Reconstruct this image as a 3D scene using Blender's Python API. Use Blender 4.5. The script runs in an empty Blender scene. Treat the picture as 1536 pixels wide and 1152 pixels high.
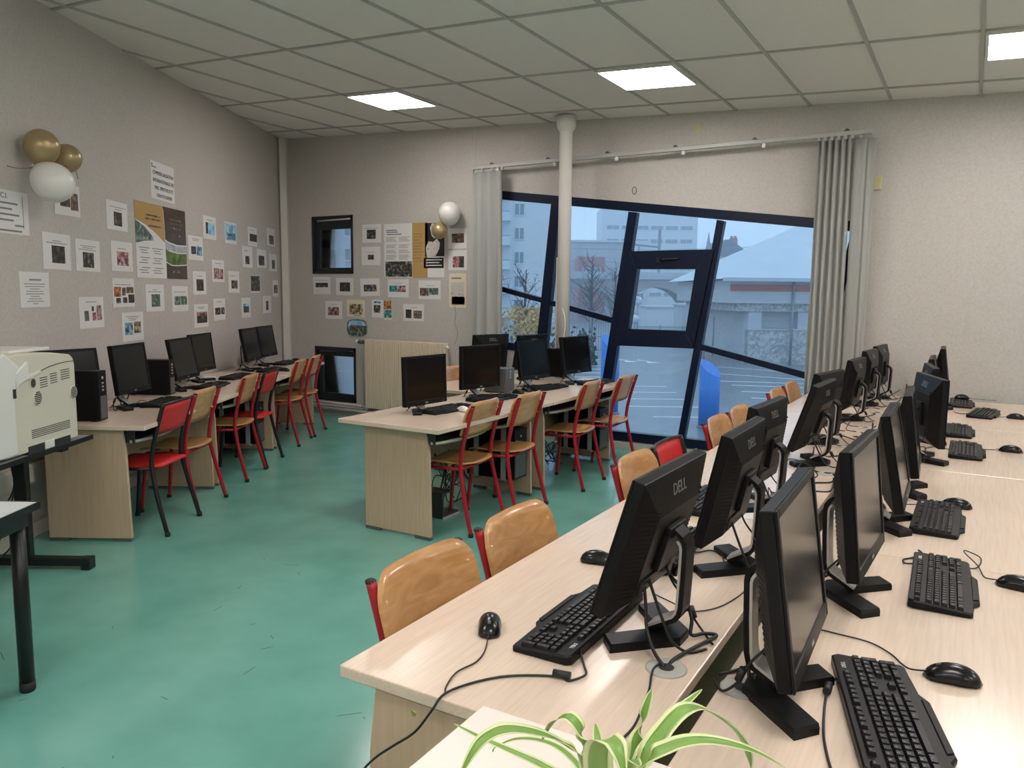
import bpy, bmesh, math, random
from math import sin, cos, pi, radians as R, sqrt
from mathutils import Vector, Matrix, Euler
rnd = random.Random(7)
S = bpy.context.scene
COL = S.collection

# ------------------------------------------------------------------ helpers
class MB:
    """collects shapes in a bmesh and links them as one mesh object"""
    def __init__(s): s.bm = bmesh.new(); s.mi = 0
    def _f(s, vs):
        try:
            f = s.bm.faces.new(vs); f.material_index = s.mi; return f
        except ValueError: return None
    def box(s, x0, x1, y0, y1, z0, z1, m=None):
        v = [s.bm.verts.new((m @ Vector(p)) if m else p) for p in
             ((x0,y0,z0),(x1,y0,z0),(x1,y1,z0),(x0,y1,z0),(x0,y0,z1),(x1,y0,z1),(x1,y1,z1),(x0,y1,z1))]
        for q in ((3,2,1,0),(4,5,6,7),(0,1,5,4),(1,2,6,5),(2,3,7,6),(3,0,4,7)): s._f([v[i] for i in q])
        return s
    def prism(s, poly, a, b, f, top=None):
        """poly: 2d points; f(u,v,w) -> 3d; extruded from w=a to w=b; top: poly at the far end"""
        n = len(poly); t = top or poly
        A = [s.bm.verts.new(f(u, v, a)) for u, v in poly]; B = [s.bm.verts.new(f(u, v, b)) for u, v in t]
        s._f(A[::-1]); s._f(B)
        for i in range(n): s._f([A[i], A[(i+1) % n], B[(i+1) % n], B[i]])
        return s
    def tube(s, pts, r, seg=8, smooth=True, caps=True, rs=None):
        P = [Vector(p) for p in pts]
        rings = []; up = None
        for i, p in enumerate(P):
            d = (P[min(i+1, len(P)-1)] - P[max(i-1, 0)])
            d = d.normalized() if d.length > 1e-9 else Vector((0,0,1))
            if up is None:
                up = d.orthogonal().normalized()
            else:
                up = (up - d*up.dot(d));  up = up.normalized() if up.length > 1e-6 else d.orthogonal().normalized()
            w = d.cross(up); rr = rs[i] if rs else r
            rings.append([s.bm.verts.new(p + (up*cos(2*pi*k/seg) + w*sin(2*pi*k/seg))*rr) for k in range(seg)])
        for a, b in zip(rings, rings[1:]):
            for k in range(seg):
                f = s._f([a[k], a[(k+1) % seg], b[(k+1) % seg], b[k]])
                if f and smooth: f.smooth = True
        if caps: s._f(rings[0][::-1]); s._f(rings[-1])
        return s
    def lathe(s, prof, c=(0,0,0), seg=24, smooth=True):
        rings = []
        for r, z in prof:
            rings.append([s.bm.verts.new((c[0]+r*cos(2*pi*k/seg), c[1]+r*sin(2*pi*k/seg), c[2]+z)) for k in range(seg)])
        for a, b in zip(rings, rings[1:]):
            for k in range(seg):
                f = s._f([a[k], a[(k+1) % seg], b[(k+1) % seg], b[k]])
                if f and smooth: f.smooth = True
        s._f(rings[0][::-1]); s._f(rings[-1])
        return s
    def sheet(s, g, th, nrm=None, smooth=True):
        """g: grid [i][j] of points; closed slab of thickness th along per-point normals"""
        ni, nj = len(g), len(g[0]); G = [[Vector(p) for p in row] for row in g]
        N = [[None]*nj for _ in range(ni)]
        for i in range(ni):
            for j in range(nj):
                a = G[min(i+1,ni-1)][j]-G[max(i-1,0)][j]; b = G[i][min(j+1,nj-1)]-G[i][max(j-1,0)]
                n = a.cross(b); N[i][j] = n.normalized() if n.length > 1e-12 else Vector((0,0,1))
        A = [[s.bm.verts.new(G[i][j]+N[i][j]*th/2) for j in range(nj)] for i in range(ni)]
        B = [[s.bm.verts.new(G[i][j]-N[i][j]*th/2) for j in range(nj)] for i in range(ni)]
        for i in range(ni-1):
            for j in range(nj-1):
                for X, fl in ((A,0),(B,1)):
                    q = [X[i][j],X[i+1][j],X[i+1][j+1],X[i][j+1]]
                    f = s._f(q[::-1] if fl else q)
                    if f and smooth: f.smooth = True
        for i in range(ni-1):
            s._f([A[i+1][0],A[i][0],B[i][0],B[i+1][0]]); s._f([A[i][-1],A[i+1][-1],B[i+1][-1],B[i][-1]])
        for j in range(nj-1):
            s._f([A[0][j],A[0][j+1],B[0][j+1],B[0][j]]); s._f([A[-1][j+1],A[-1][j],B[-1][j],B[-1][j+1]])
        return s
    def xf(s, m): bmesh.ops.transform(s.bm, matrix=m, verts=s.bm.verts[:]); return s
    def build(s, name, mats, parent=None, loc=None, rot=None, bevel=0, bseg=2):
        bm = s.bm
        bmesh.ops.recalc_face_normals(bm, faces=bm.faces[:])
        if bevel:
            es = [e for e in bm.edges if len(e.link_faces) == 2 and e.calc_face_angle(0) > 0.6]
            bmesh.ops.bevel(bm, geom=es, offset=bevel, segments=bseg, affect='EDGES', profile=0.5, clamp_overlap=True)
        me = bpy.data.meshes.new(name); bm.to_mesh(me); bm.free()
        for m in (mats if isinstance(mats, (list, tuple)) else [mats]): me.materials.append(m)
        o = bpy.data.objects.new(name, me); COL.objects.link(o)
        if parent: o.parent = parent
        if loc: o.location = loc
        if rot: o.rotation_euler = rot
        return o

def thing(name, label, cat, loc=(0,0,0), rz=0, group=None):
    o = bpy.data.objects.new(name, None); COL.objects.link(o); o.empty_display_size = 0.05
    o.location = loc; o.rotation_euler = (0,0,rz); return tag(o, label, cat, group)
def tag(o, label, cat, group=None, kind=None):
    o['label'] = label; o['category'] = cat
    if group: o['group'] = group
    if kind: o['kind'] = kind
    return o
def struct(o, label=None):
    o['kind'] = 'structure'
    if label: o['label'] = label
    return o
KIDS = {}
def kids(o): return [c for c in bpy.data.objects if c.parent == o]
def tree(o):
    return (o, [tree(c) for c in kids(o)])
def dup(t, parent=None):
    o, ch = t; c = o.copy(); COL.objects.link(c); c.parent = parent
    for k in ch: dup(k, c)
    return c
def place(t, label, group, loc, rz):
    c = dup(t); c['label'] = label
    if group: c['group'] = group
    c.location = loc; c.rotation_euler = (0,0,rz); return c
def child(o, name):
    for c in bpy.data.objects:
        if c.parent == o and c.name.split('.')[0] == name: return c
def smooth_path(P, n=6):
    P = [Vector(p) for p in P]; out = []
    for i in range(len(P)-1):
        a, b, c, d = P[max(i-1,0)], P[i], P[i+1], P[min(i+2,len(P)-1)]
        for k in range(n):
            t = k/n
            out.append(0.5*((2*b)+(c-a)*t+(2*a-5*b+4*c-d)*t*t+(3*b-a-3*c+d)*t**3))
    out.append(P[-1]); return out
def text_mesh(name, txt, size, mat, parent, m, ext=0.0006, align='CENTER', sx=1.0):
    cu = bpy.data.curves.new(name, 'FONT'); cu.body = txt; cu.size = size; cu.extrude = ext
    cu.align_x = align; cu.align_y = 'CENTER'; cu.resolution_u = 2; cu.space_line = 1.15
    t = bpy.data.objects.new(name+'_tmp', cu); COL.objects.link(t)
    dg = bpy.context.evaluated_depsgraph_get(); dg.update()
    me = bpy.data.meshes.new_from_object(t.evaluated_get(dg))
    bpy.data.objects.remove(t); bpy.data.curves.remove(cu)
    me.transform(m @ Matrix.Diagonal((sx,1,1,1))); me.materials.clear(); me.materials.append(mat); me.name = name
    o = bpy.data.objects.new(name, me); COL.objects.link(o); o.parent = parent
    return o

# ------------------------------------------------------------------ materials
def mat(name, col, rough=0.5, metal=0.0, spec=0.5, coat=0.0, emit=None, es=0.0):
    m = bpy.data.materials.new(name); m.use_nodes = True
    b = m.node_tree.nodes['Principled BSDF']
    b.inputs['Base Color'].default_value = (*col, 1); b.inputs['Roughness'].default_value = rough
    b.inputs['Metallic'].default_value = metal; b.inputs['Specular IOR Level'].default_value = spec
    b.inputs['Coat Weight'].default_value = coat
    if emit: b.inputs['Emission Color'].default_value = (*emit, 1); b.inputs['Emission Strength'].default_value = es
    return m
def noisy(m, cols, scale=(1,1,1), ns=5.0, detail=4, pos=None, bump=0.0, coord='Object', dist=0.0, bscale=None, tex='NOISE', rand=False):
    """procedural colour variation of the surface itself (grain, flecks, print)"""
    nt = m.node_tree; N = nt.nodes; L = nt.links; b = N['Principled BSDF']
    tc = N.new('ShaderNodeTexCoord'); mp = N.new('ShaderNodeMapping'); mp.inputs['Scale'].default_value = scale
    L.new(tc.outputs[coord], mp.inputs['Vector']); src = mp.outputs['Vector']
    if rand:
        oi = N.new('ShaderNodeObjectInfo'); mu = N.new('ShaderNodeVectorMath'); mu.operation = 'MULTIPLY_ADD'
        cx = N.new('ShaderNodeCombineXYZ'); L.new(oi.outputs['Random'], cx.inputs[0]); L.new(oi.outputs['Random'], cx.inputs[2])
        mu.inputs[1].default_value = (37,37,53); L.new(cx.outputs[0], mu.inputs[0]); L.new(src, mu.inputs[2]); src = mu.outputs[0]
    if tex == 'VORONOI':
        t = N.new('ShaderNodeTexVoronoi'); t.inputs['Scale'].default_value = ns; out = t.outputs['Color']
        sp = N.new('ShaderNodeSeparateColor'); L.new(out, sp.inputs[0]); out = sp.outputs[0]
    elif tex == 'WAVE':
        t = N.new('ShaderNodeTexWave'); t.inputs['Scale'].default_value = ns; t.inputs['Distortion'].default_value = dist
        t.inputs['Detail'].default_value = detail; t.inputs['Detail Scale'].default_value = 1.2; out = t.outputs['Color']
    else:
        t = N.new('ShaderNodeTexNoise'); t.inputs['Scale'].default_value = ns; t.inputs['Detail'].default_value = detail
        t.inputs['Distortion'].default_value = dist; out = t.outputs['Fac']
    L.new(src, t.inputs['Vector'])
    cr = N.new('ShaderNodeValToRGB'); el = cr.color_ramp.elements
    ps = pos or [i/(len(cols)-1)*0.5+0.25 for i in range(len(cols))]
    while len(el) < len(cols): el.new(0.5)
    for e, p, c in zip(el, ps, cols): e.position = p; e.color = (*c, 1)
    L.new(out, cr.inputs['Fac']); L.new(cr.outputs['Color'], b.inputs['Base Color'])
    if bump:
        bp = N.new('ShaderNodeBump'); bp.inputs['Strength'].default_value = bump; bp.inputs['Distance'].default_value = 0.002
        if bscale:
            t2 = N.new('ShaderNodeTexNoise'); t2.inputs['Scale'].default_value = bscale; L.new(tc.outputs[coord], t2.inputs['Vector'])
            L.new(t2.outputs['Fac'], bp.inputs['Height'])
        else: L.new(out, bp.inputs['Height'])
        L.new(bp.outputs['Normal'], b.inputs['Normal'])
    return m
M = {}
M['wall'] = noisy(mat('wall_vinyl', (.5,.46,.42), .62), [(.48,.445,.415),(.535,.50,.467),(.575,.54,.505)], ns=55, detail=6, bump=.25, bscale=160)
M['ceil'] = noisy(mat('ceiling_tile', (.5,.49,.46), .9), [(.80,.735,.70),(.845,.785,.745)], ns=70, detail=5, bump=.15)
M['tbar'] = mat('ceiling_grid_metal', (.46,.44,.41), .5)
M['floor'] = noisy(mat('teal_linoleum', (.1,.33,.28), .17, spec=.5), [(.128,.348,.293),(.155,.397,.337),(.182,.437,.375)], ns=3.2, detail=12, bump=.05, bscale=300)
M['desk'] = noisy(mat('maple_laminate', (.6,.45,.33), .21, spec=.5), [(.665,.525,.42),(.715,.575,.465),(.755,.62,.505)], scale=(1.2,22,22), ns=5, detail=6)
M['deskedge'] = noisy(mat('maple_edge', (.55,.42,.3), .4), [(.54,.41,.295),(.62,.475,.35)], scale=(1.2,20,20), ns=5)
M['panel'] = noisy(mat('maple_side_panel', (.55,.4,.27), .4), [(.50,.365,.25),(.56,.41,.285),(.60,.445,.31)], scale=(14,14,.9), ns=5, detail=6)
M['ply'] = noisy(mat('beech_plywood', (.6,.33,.13), .28, coat=.3), [(.42,.205,.075),(.54,.285,.115),(.62,.355,.16)], scale=(2.2,4,9), ns=2.2, detail=4, dist=2.2, rand=True)
M['ply2'] = noisy(mat('beech_seat', (.55,.28,.1), .3, coat=.3), [(.50,.25,.085),(.57,.30,.115),(.60,.33,.14)], scale=(6,1.5,6), ns=2.5, detail=3, dist=1.0, rand=True)
M['redm'] = mat('red_painted_tube', (.36,.012,.022), .3, spec=.4)
M['redp'] = mat('red_panel_paint', (.60,.018,.022), .4)
M['blkm'] = mat('black_painted_tube', (.008,.008,.009), .35)
M['rub'] = mat('black_rubber', (.015,.015,.015), .7)
M['brass'] = mat('brass_bolt', (.6,.45,.2), .3, metal=1)
M['blk'] = noisy(mat('black_abs', (.006,.006,.0065), .40, spec=.2), [(.005,.005,.0055),(.0075,.0075,.008)], ns=90, bump=.06)
M['blkgloss'] = mat('black_gloss_plastic', (.006,.006,.007), .24, spec=.4)
M['key'] = mat('keycap_black', (.008,.008,.009), .36, spec=.35)
M['legend'] = mat('key_print', (.35,.35,.35), .6)
M['screen'] = mat('lcd_matte', (.003,.003,.003), .17, spec=.5)
M['silver'] = mat('silver_plastic', (.50,.49,.47), .35, metal=.2)
M['logo'] = mat('logo_silver', (.30,.30,.30), .3, metal=.6)
M['white'] = mat('logo_white', (.7,.7,.7), .5)
M['gray'] = mat('grey_plastic', (.09,.095,.10), .4)
M['tray'] = mat('dark_grey_tray', (.035,.036,.036), .35)
M['trayedge'] = mat('tray_edge_metal', (.42,.42,.38), .3, metal=.3)
M['foot'] = mat('grey_foot_strip', (.10,.11,.11), .5)
M['grom'] = mat('grey_grommet', (.42,.42,.38), .5)
M['cable'] = mat('black_cable', (.01,.01,.01), .45)
M['frame'] = noisy(mat('navy_lacquered_frame', (.008,.014,.035), .32, spec=.3), [(.003,.007,.024),(.005,.011,.034)], ns=30)
M['frame2'] = noisy(mat('dark_grey_frame', (.012,.016,.018), .35), [(.011,.014,.016),(.014,.018,.020)], ns=30)
M['paint'] = mat('white_gloss_paint', (.78,.745,.71), .28)
M['trunk'] = mat('cream_trunking', (.58,.55,.50), .45)
M['base'] = mat('grey_skirting', (.46,.44,.40), .5)
M['rad'] = mat('cream_radiator', (.70,.59,.45), .4)
M['slat'] = noisy(mat('blind_fabric', (.5,.5,.47), .8), [(.50,.505,.48),(.56,.56,.53)], scale=(90,90,4), ns=3)
M['alu'] = mat('rail_aluminium', (.44,.44,.42), .45)
M['paper'] = mat('white_paper', (.74,.73,.72), .75)
M['cream'] = mat('cream_paper', (.76,.68,.50), .75)
M['ink'] = mat('print_ink', (.05,.05,.055), .7)
M['inkg'] = mat('print_ink_grey', (.22,.22,.23), .7)
M['gold'] = mat('gold_latex', (.42,.32,.17), .33, metal=.45)
M['wlatex'] = mat('white_latex', (.74,.73,.70), .28)
M['yel'] = mat('yellowed_plastic', (.62,.53,.28), .5)
M['cord'] = mat('thin_cord', (.3,.16,.1), .7)
M['print'] = noisy(mat('printer_plastic', (.64,.62,.50), .45), [(.60,.565,.475),(.64,.605,.51)], ns=120, bump=.05)
M['print2'] = mat('printer_white_plastic', (.70,.69,.66), .4)
M['dark'] = mat('dark_slot', (.02,.02,.02), .7)
M['gtop'] = mat('light_grey_tabletop', (.52,.54,.56), .25)
M['gtop2'] = noisy(mat('speckled_grey_tabletop', (.42,.41,.40), .3), [(.36,.355,.35),(.46,.45,.44)], ns=160)
M['cab'] = mat('cream_cabinet', (.76,.70,.64), .35)
M['leaf'] = noisy(mat('spider_leaf_green', (.16,.30,.05), .4), [(.13,.26,.04),(.20,.36,.07)], scale=(1,1,1), ns=12)
M['leafw'] = mat('spider_leaf_margin', (.62,.68,.36), .45)
M['soil'] = mat('soil', (.05,.035,.025), .9)
M['terra'] = mat('terracotta', (.45,.18,.09), .7)
def photo(name, cols, ns=26, pos=None, tex='NOISE'):
    return noisy(mat('photo_'+name, cols[0], .35), cols, ns=ns, detail=3, pos=pos, rand=True, tex=tex)
PH = dict(
 bw=photo('monochrome', [(.02,.02,.02),(.05,.045,.04),(.30,.29,.27)], pos=[.40,.52,.66]),
 dark=photo('dark', [(.02,.017,.015),(.05,.04,.032),(.22,.17,.13)], pos=[.40,.54,.70]),
 red=photo('red', [(.05,.03,.03),(.35,.05,.06),(.5,.4,.36),(.03,.03,.04)], pos=[.36,.46,.56,.66]),
 blue=photo('blue', [(.03,.05,.07),(.12,.30,.48),(.45,.60,.72)], pos=[.38,.50,.64]),
 sky=photo('sky', [(.10,.36,.62),(.30,.58,.80),(.55,.75,.86)], pos=[.35,.5,.62], ns=9),
 green=photo('green', [(.04,.07,.06),(.10,.18,.14),(.4,.46,.46)], pos=[.38,.52,.68]),
 orange=photo('orange', [(.10,.04,.02),(.45,.16,.04),(.6,.35,.15)], pos=[.38,.5,.64]),
 brown=photo('brown', [(.05,.035,.028),(.18,.11,.08),(.35,.25,.18)], pos=[.38,.52,.66]),
 teal=photo('teal', [(.02,.10,.11),(.03,.30,.32),(.4,.5,.45)], pos=[.38,.52,.7]),
 sepia=photo('sepia', [(.06,.045,.03),(.22,.16,.09),(.6,.5,.32)], pos=[.40,.5,.6]),
 pink=photo('pink', [(.06,.03,.03),(.30,.12,.13),(.6,.45,.42)], pos=[.4,.5,.62]),
 vine=photo('vineyard', [(.03,.06,.015),(.10,.17,.03),(.25,.28,.10)], ns=16),
 tan=mat('photo_tan', (.50,.32,.11), .4), umber=noisy(mat('photo_umber', (.06,.045,.03), .3), [(.05,.038,.026),(.09,.065,.045)], ns=8),
 cloud=photo('cloud', [(.30,.32,.36),(.55,.57,.60)], ns=14), black=mat('photo_black', (.018,.016,.015), .35),
 pale=photo('pale', [(.55,.52,.48),(.62,.58,.52),(.30,.24,.24)], pos=[.4,.58,.66]))
def translucent(m, f):
    nt = m.node_tree; N = nt.nodes; L = nt.links; b = N['Principled BSDF']; o = N['Material Output']
    t = N.new('ShaderNodeBsdfTranslucent'); t.inputs['Color'].default_value = (.62,.63,.62,1); mx = N.new('ShaderNodeMixShader'); mx.inputs[0].default_value = f
    L.new(b.outputs[0], mx.inputs[1]); L.new(t.outputs[0], mx.inputs[2]); L.new(mx.outputs[0], o.inputs['Surface'])
translucent(M['slat'], .30)
# glass: clear pane that reflects by angle
def glass_mat():
    m = bpy.data.materials.new('window_glass'); m.use_nodes = True; nt = m.node_tree; N = nt.nodes; N.clear(); L = nt.links
    o = N.new('ShaderNodeOutputMaterial'); mx = N.new('ShaderNodeMixShader'); t = N.new('ShaderNodeBsdfTransparent'); g = N.new('ShaderNodeBsdfGlossy')
    f = N.new('ShaderNodeFresnel'); f.inputs['IOR'].default_value = 1.45; g.inputs['Roughness'].default_value = .02
    t.inputs['Color'].default_value = (.93,.96,.97,1)
    L.new(f.outputs[0], mx.inputs[0]); L.new(t.outputs[0], mx.inputs[1]); L.new(g.outputs[0], mx.inputs[2]); L.new(mx.outputs[0], o.inputs['Surface'])
    return m
M['glass'] = glass_mat()
M['lamp'] = mat('led_diffuser', (.9,.9,.9), .5, emit=(1.0,.93,.89), es=26.5)
# outdoors
M['asphalt'] = noisy(mat('wet_asphalt', (.3,.3,.32), .32, spec=.6), [(.19,.195,.21),(.26,.265,.28)], ns=2.2, detail=10)
M['lines'] = mat('road_paint', (.8,.8,.8), .5)
M['grass'] = noisy(mat('lawn_grass', (.07,.18,.06), .8), [(.05,.15,.05),(.13,.27,.09)], ns=2.5, detail=8)
M['facade'] = noisy(mat('white_render', (.7,.7,.7), .8), [(.66,.67,.69),(.74,.75,.77)], ns=.6)
M['facade2'] = noisy(mat('grey_render', (.55,.56,.58), .8), [(.50,.51,.54),(.60,.61,.64)], ns=.4)
M['redrend'] = mat('red_render', (.48,.16,.14), .8)
M['pane'] = mat('far_window_glass', (.16,.22,.27), .15)
M['stone'] = noisy(mat('rubble_stone', (.4,.4,.4), .8), [(.36,.36,.36),(.46,.45,.44),(.58,.565,.54)], ns=7.5, tex='VORONOI', bump=.4)
M['viad'] = noisy(mat('viaduct_masonry', (.34,.31,.29), .9), [(.28,.26,.25),(.40,.37,.35)], ns=1.2, detail=8)
M['roof'] = noisy(mat('pale_metal_roof', (.62,.65,.68), .45), [(.58,.61,.65),(.66,.69,.72)], scale=(.3,.3,.3), ns=2)
M['board'] = noisy(mat('grey_white_board', (.55,.56,.56), .7), [(.48,.49,.50),(.60,.61,.61)], scale=(.6,.6,5), ns=2)
M['slate'] = mat('slate_roof', (.16,.16,.19), .6)
M['bluep'] = mat('blue_steel_tube', (.05,.22,.62), .35)
M['steel'] = mat('galvanised_steel', (.3,.32,.33), .5, metal=.3)
M['gfence'] = mat('green_mesh_fence', (.05,.25,.22), .6)
M['cont'] = mat('white_cabin_panel', (.70,.72,.74), .6)
M['bark'] = mat('bark', (.10,.08,.075), .9)
M['ylw'] = noisy(mat('autumn_leaves', (.5,.34,.1), .8), [(.50,.28,.07),(.74,.46,.14),(.66,.50,.28)], ns=1.5)
M['olive'] = noisy(mat('hedge_leaves', (.05,.07,.03), .8), [(.03,.05,.025),(.08,.10,.05)], ns=2)

# ------------------------------------------------------------------ camera
CAMZ = 1.558; YAW = .53203832; PITCH = .11801554; ROLL = .01032898
def cam_axes():
    f = Vector((-sin(YAW)*cos(PITCH), cos(YAW)*cos(PITCH), -sin(PITCH))); r = Vector((cos(YAW), sin(YAW), 0)); u = r.cross(f)
    return r*cos(ROLL)+u*sin(ROLL), -r*sin(ROLL)+u*cos(ROLL), f
r_, u_, f_ = cam_axes()
cd = bpy.data.cameras.new('camera'); cam = bpy.data.objects.new('camera', cd); COL.objects.link(cam)
cam.matrix_world = Matrix(((r_.x,u_.x,-f_.x,0),(r_.y,u_.y,-f_.y,0),(r_.z,u_.z,-f_.z,CAMZ),(0,0,0,1)))
cd.sensor_fit = 'HORIZONTAL'; cd.sensor_width = 36; cd.lens = 1167.29/1536*36; cd.clip_start = .02; cd.clip_end = 900
S.camera = cam

# ------------------------------------------------------------------ room shell
YW = 7.25; XR = 3.6; YF = -3.0
CZ0 = 3.111; SX = -.0427; SY = -.0007
def cz(x, y): return CZ0 + SX*x + SY*y
CA = Vector((-7.71, YW, 0)); D0 = Vector((.5, -.8660254, 0)); N0 = Vector((.8660254, .5, 0))   # left wall: corner, run towards camera, inward normal
def lw(s, d, z): return CA + D0*s + N0*d + Vector((0,0,z))
LEND = (YW-YF)/.8660254
FL = [(-7.71,YW),(-7.71+.5*LEND,YF),(XR,YF),(XR,YW)]
m = MB(); m.prism(FL, -.12, 0, lambda u,v,w:(u,v,w)); floor_ = struct(m.build('floor', M['floor']), 'teal linoleum floor with scuff marks')
m = MB(); m.prism(FL, 0, .1, lambda u,v,w:(u,v,cz(u,v)+.012+w)); ceiling = struct(m.build('ceiling', M['ceil']), 'suspended tile ceiling')
m = MB(); rr = random.Random(21)
for k in range(34):                                     # worn dark scuffs on the linoleum
    x, y, a, L_ = rr.uniform(-3.6,-1.3), rr.uniform(.6,3.6), rr.uniform(0,3.1), rr.uniform(.008,.05)
    q = Matrix.Translation((x,y,0)) @ Matrix.Rotation(a,4,'Z')
    m.prism([(-L_,-.0012),(L_,.001),(L_*.9,.003),(-L_*.6,.0015)], .0002, .0006, lambda u,v,w: q @ Vector((u,v,w)))
m.build('scuff_mark', M['rub'], floor_)
# ceiling grid bars
T = .62953; GX0 = -5.72885; GY0 = 3.02917
def clipx(y): return -7.71 + (YW-y)/.8660254*.5
m = MB()
tilt = Matrix.Rotation(-math.atan(SX), 4, 'Y')
for k in range(-6, 18):
    x = GX0 + k*T
    if x > XR or x < -7.6: continue
    yb = YF
    if x < -7.71+.5*LEND: yb = YW - (x+7.71)/.5*.8660254
    if YW-yb < .05: continue
    m.prism([(x-.0115,yb),(x+.0115,yb),(x+.0115,YW),(x-.0115,YW)], 0, .02, lambda u,v,w:(u,v,cz(u,v)-.0+w))
for k in range(-6, 5):
    y = GY0 + k*2*T
    if y < YF or y > YW: continue
    m.prism([(clipx(y),y-.0115),(XR,y-.0115),(XR,y+.0115),(clipx(y),y+.0115)], .001, .021, lambda u,v,w:(u,v,cz(u,v)+w))
m.build('grid', M['tbar'], ceiling)
# walls
def wall_with_holes(name, outer, holes, y0, y1, mt):
    bm = bmesh.new(); es = []
    for poly in [outer]+holes:
        vs = [bm.verts.new((x, y0, z)) for x, z in poly]
        es += [bm.edges.new((vs[i], vs[(i+1) % len(vs)])) for i in range(len(vs))]
    r = bmesh.ops.triangle_fill(bm, use_beauty=True, use_dissolve=False, edges=es, normal=(0,-1,0))
    fs = [g for g in bm.faces]
    ex = bmesh.ops.extrude_face_region(bm, geom=fs)
    vs = [g for g in ex['geom'] if isinstance(g, bmesh.types.BMVert)]
    bmesh.ops.translate(bm, verts=vs, vec=(0, y1-y0, 0))
    b = MB(); b.bm.free(); b.bm = bm
    return b.build(name, mt)
XL = -4.66      # hidden left jamb of the big window
WINP = [(XL,2.655),(-.86,2.172),(-.86-.18*2.1,.075),(-4.02,.075),(-4.02+.115,.93),(XL,.975)]
SM1 = [(-7.19,1.757),(-6.52,1.757),(-6.52,2.46),(-7.19,2.46)]
SM2 = [(-7.175,.168),(-6.50,.168),(-6.50,.85),(-7.175,.85)]
wb_ = wall_with_holes('wall_back', [(-7.71,0),(XR,0),(XR,cz(XR,YW)+.03),(-7.71,cz(-7.71,YW)+.03)], [WINP,SM1,SM2], YW, YW+.11, M['wall'])
struct(wb_, 'back wall with tilted window')
def wall_strip(name, a, b, nrm, label):
    m = MB(); z = Vector((0,0,1)); n = Vector(nrm)*-.15
    A = [a, b]; pts = []
    lo = [m.bm.verts.new(Vector((*p,0))) for p in A]; hi = [m.bm.verts.new(Vector((p[0],p[1],cz(*p)+.03))) for p in A]
    lo2 = [m.bm.verts.new(Vector((*p,0))+n) for p in A]; hi2 = [m.bm.verts.new(Vector((p[0],p[1],cz(*p)+.03))+n) for p in A]
    for q in ([lo[0],lo[1],hi[1],hi[0]],[lo2[0],hi2[0],hi2[1],lo2[1]],[hi[0],hi[1],hi2[1],hi2[0]],[lo[0],lo2[0],lo2[1],lo[1]],[lo[0],hi[0],hi2[0],lo2[0]],[lo[1],lo2[1],hi2[1],hi[1]]): m._f(q)
    return struct(m.build(name, M['wall']), label)
wall_strip('wall_left', FL[0], FL[1], N0, 'oblique left wall with pinned sheets')
wall_strip('wall_front', FL[1], FL[2], (0,1,0), 'wall behind the viewer')
wall_strip('wall_right', FL[2], FL[3], (-1,0,0), 'right wall')
# corner trunking, skirtings, wall panel joint
m = MB(); c = lw(.10, .035, 0); 
m.prism([(-7.70,7.25),(-7.585,7.25),(-7.56,7.19),(-7.60,7.12),(-7.635,7.13)], 0, cz(-7.6,7.2)+.01, lambda u,v,w:(u,v,w)); struct(m.build('trim_1', M['trunk']), 'cream corner trunking')
m = MB()
m.prism([(0,0),(.05,0),(.05,.11),(.02,.125),(0,.125)], -7.6, -4.1, lambda u,v,w:(w, YW-u, v))
m.prism([(0,0),(.03,0),(.03,.06),(0,.066)], -4.1, XR, lambda u,v,w:(w, YW-u, v)); struct(m.build('baseboard_back', M['base']), 'pale skirting under the back wall')
m = MB(); m.prism([(0,.0),(.03,.0),(.03,.09),(0,.1)], .1, 11.5, lambda u,v,w: lw(w,u,v)); m.prism([(0,.36),(.07,.36),(.07,.46),(.055,.475),(0,.475)], .1, 11.5, lambda u,v,w: lw(w,u,v))
struct(m.build('baseboard_left', M['trunk']), 'cream skirting and cable trunking on the left wall')
m = MB(); m.box(-4.775,-4.762,YW-.004,YW,.1,3.31); struct(m.build('trim_2', M['trunk']), 'thin vertical panel joint')
# heating pipe along back wall
m = MB(); m.tube([(-7.45,7.16,.155),(-6.32,7.16,.155)], .018, 10); m.tube(smooth_path([(-6.32,7.16,.155),(-6.27,7.16,.15),(-6.25,7.16,.10)]), .018, 10); m.tube([(-7.45,7.14,.085),(-4.9,7.14,.085)], .02, 10)
tag(m.build('heating_pipe', M['base']), 'two grey heating pipes running low along the back wall under small window', 'pipe')

# ------------------------------------------------------------------ big window
def bar(poly, y0, y1, mb): mb.prism(poly, y0, y1, lambda u,v,w:(u,w,v))
win = bpy.data.objects.new('window_1', None); COL.objects.link(win); struct(win, 'large slanted navy window with tilted panes')
y0, y1 = YW-.015, YW+.07
m = MB()
bar([(XL,2.655),(-.86,2.172),(-.862,2.09),(XL,2.567)], y0, y1, m)                    # head
bar([(-.935,2.10),(-.86,2.172),(-1.235,.075),(-1.31,.075)], y0, y1, m)                # right jamb
bar([(-4.02,.165),(-1.30,.165),(-1.31,.075),(-4.02,.075)], y0, y1, m)                 # sill
bar([(XL,2.655),(XL+.07,2.60),(XL+.07,.93),(XL,.93)], y0, y1, m)                      # left jamb
bar([(XL,1.035),(-3.90,.985),(-3.90,.905),(XL,.955)], y0, y1, m)                      # left short sill
m.build('frame', M['frame'], win, bevel=.004)
m = MB(); bar([(-3.82,2.46),(-3.716,2.449),(-4.02+.085,.12),(-4.02-.04,.12)], y0+.005, y1, m)
bar([(-2.965,2.346),(-2.875,2.335),(-3.165,.13),(-3.275,.13)], y0+.005, y1, m)
bar([(-2.092,2.238),(-2.022,2.222),(-2.328,.13),(-2.396,.13)], y0+.005, y1, m)
m.build('mullion', M['frame'], win, bevel=.004)
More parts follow.
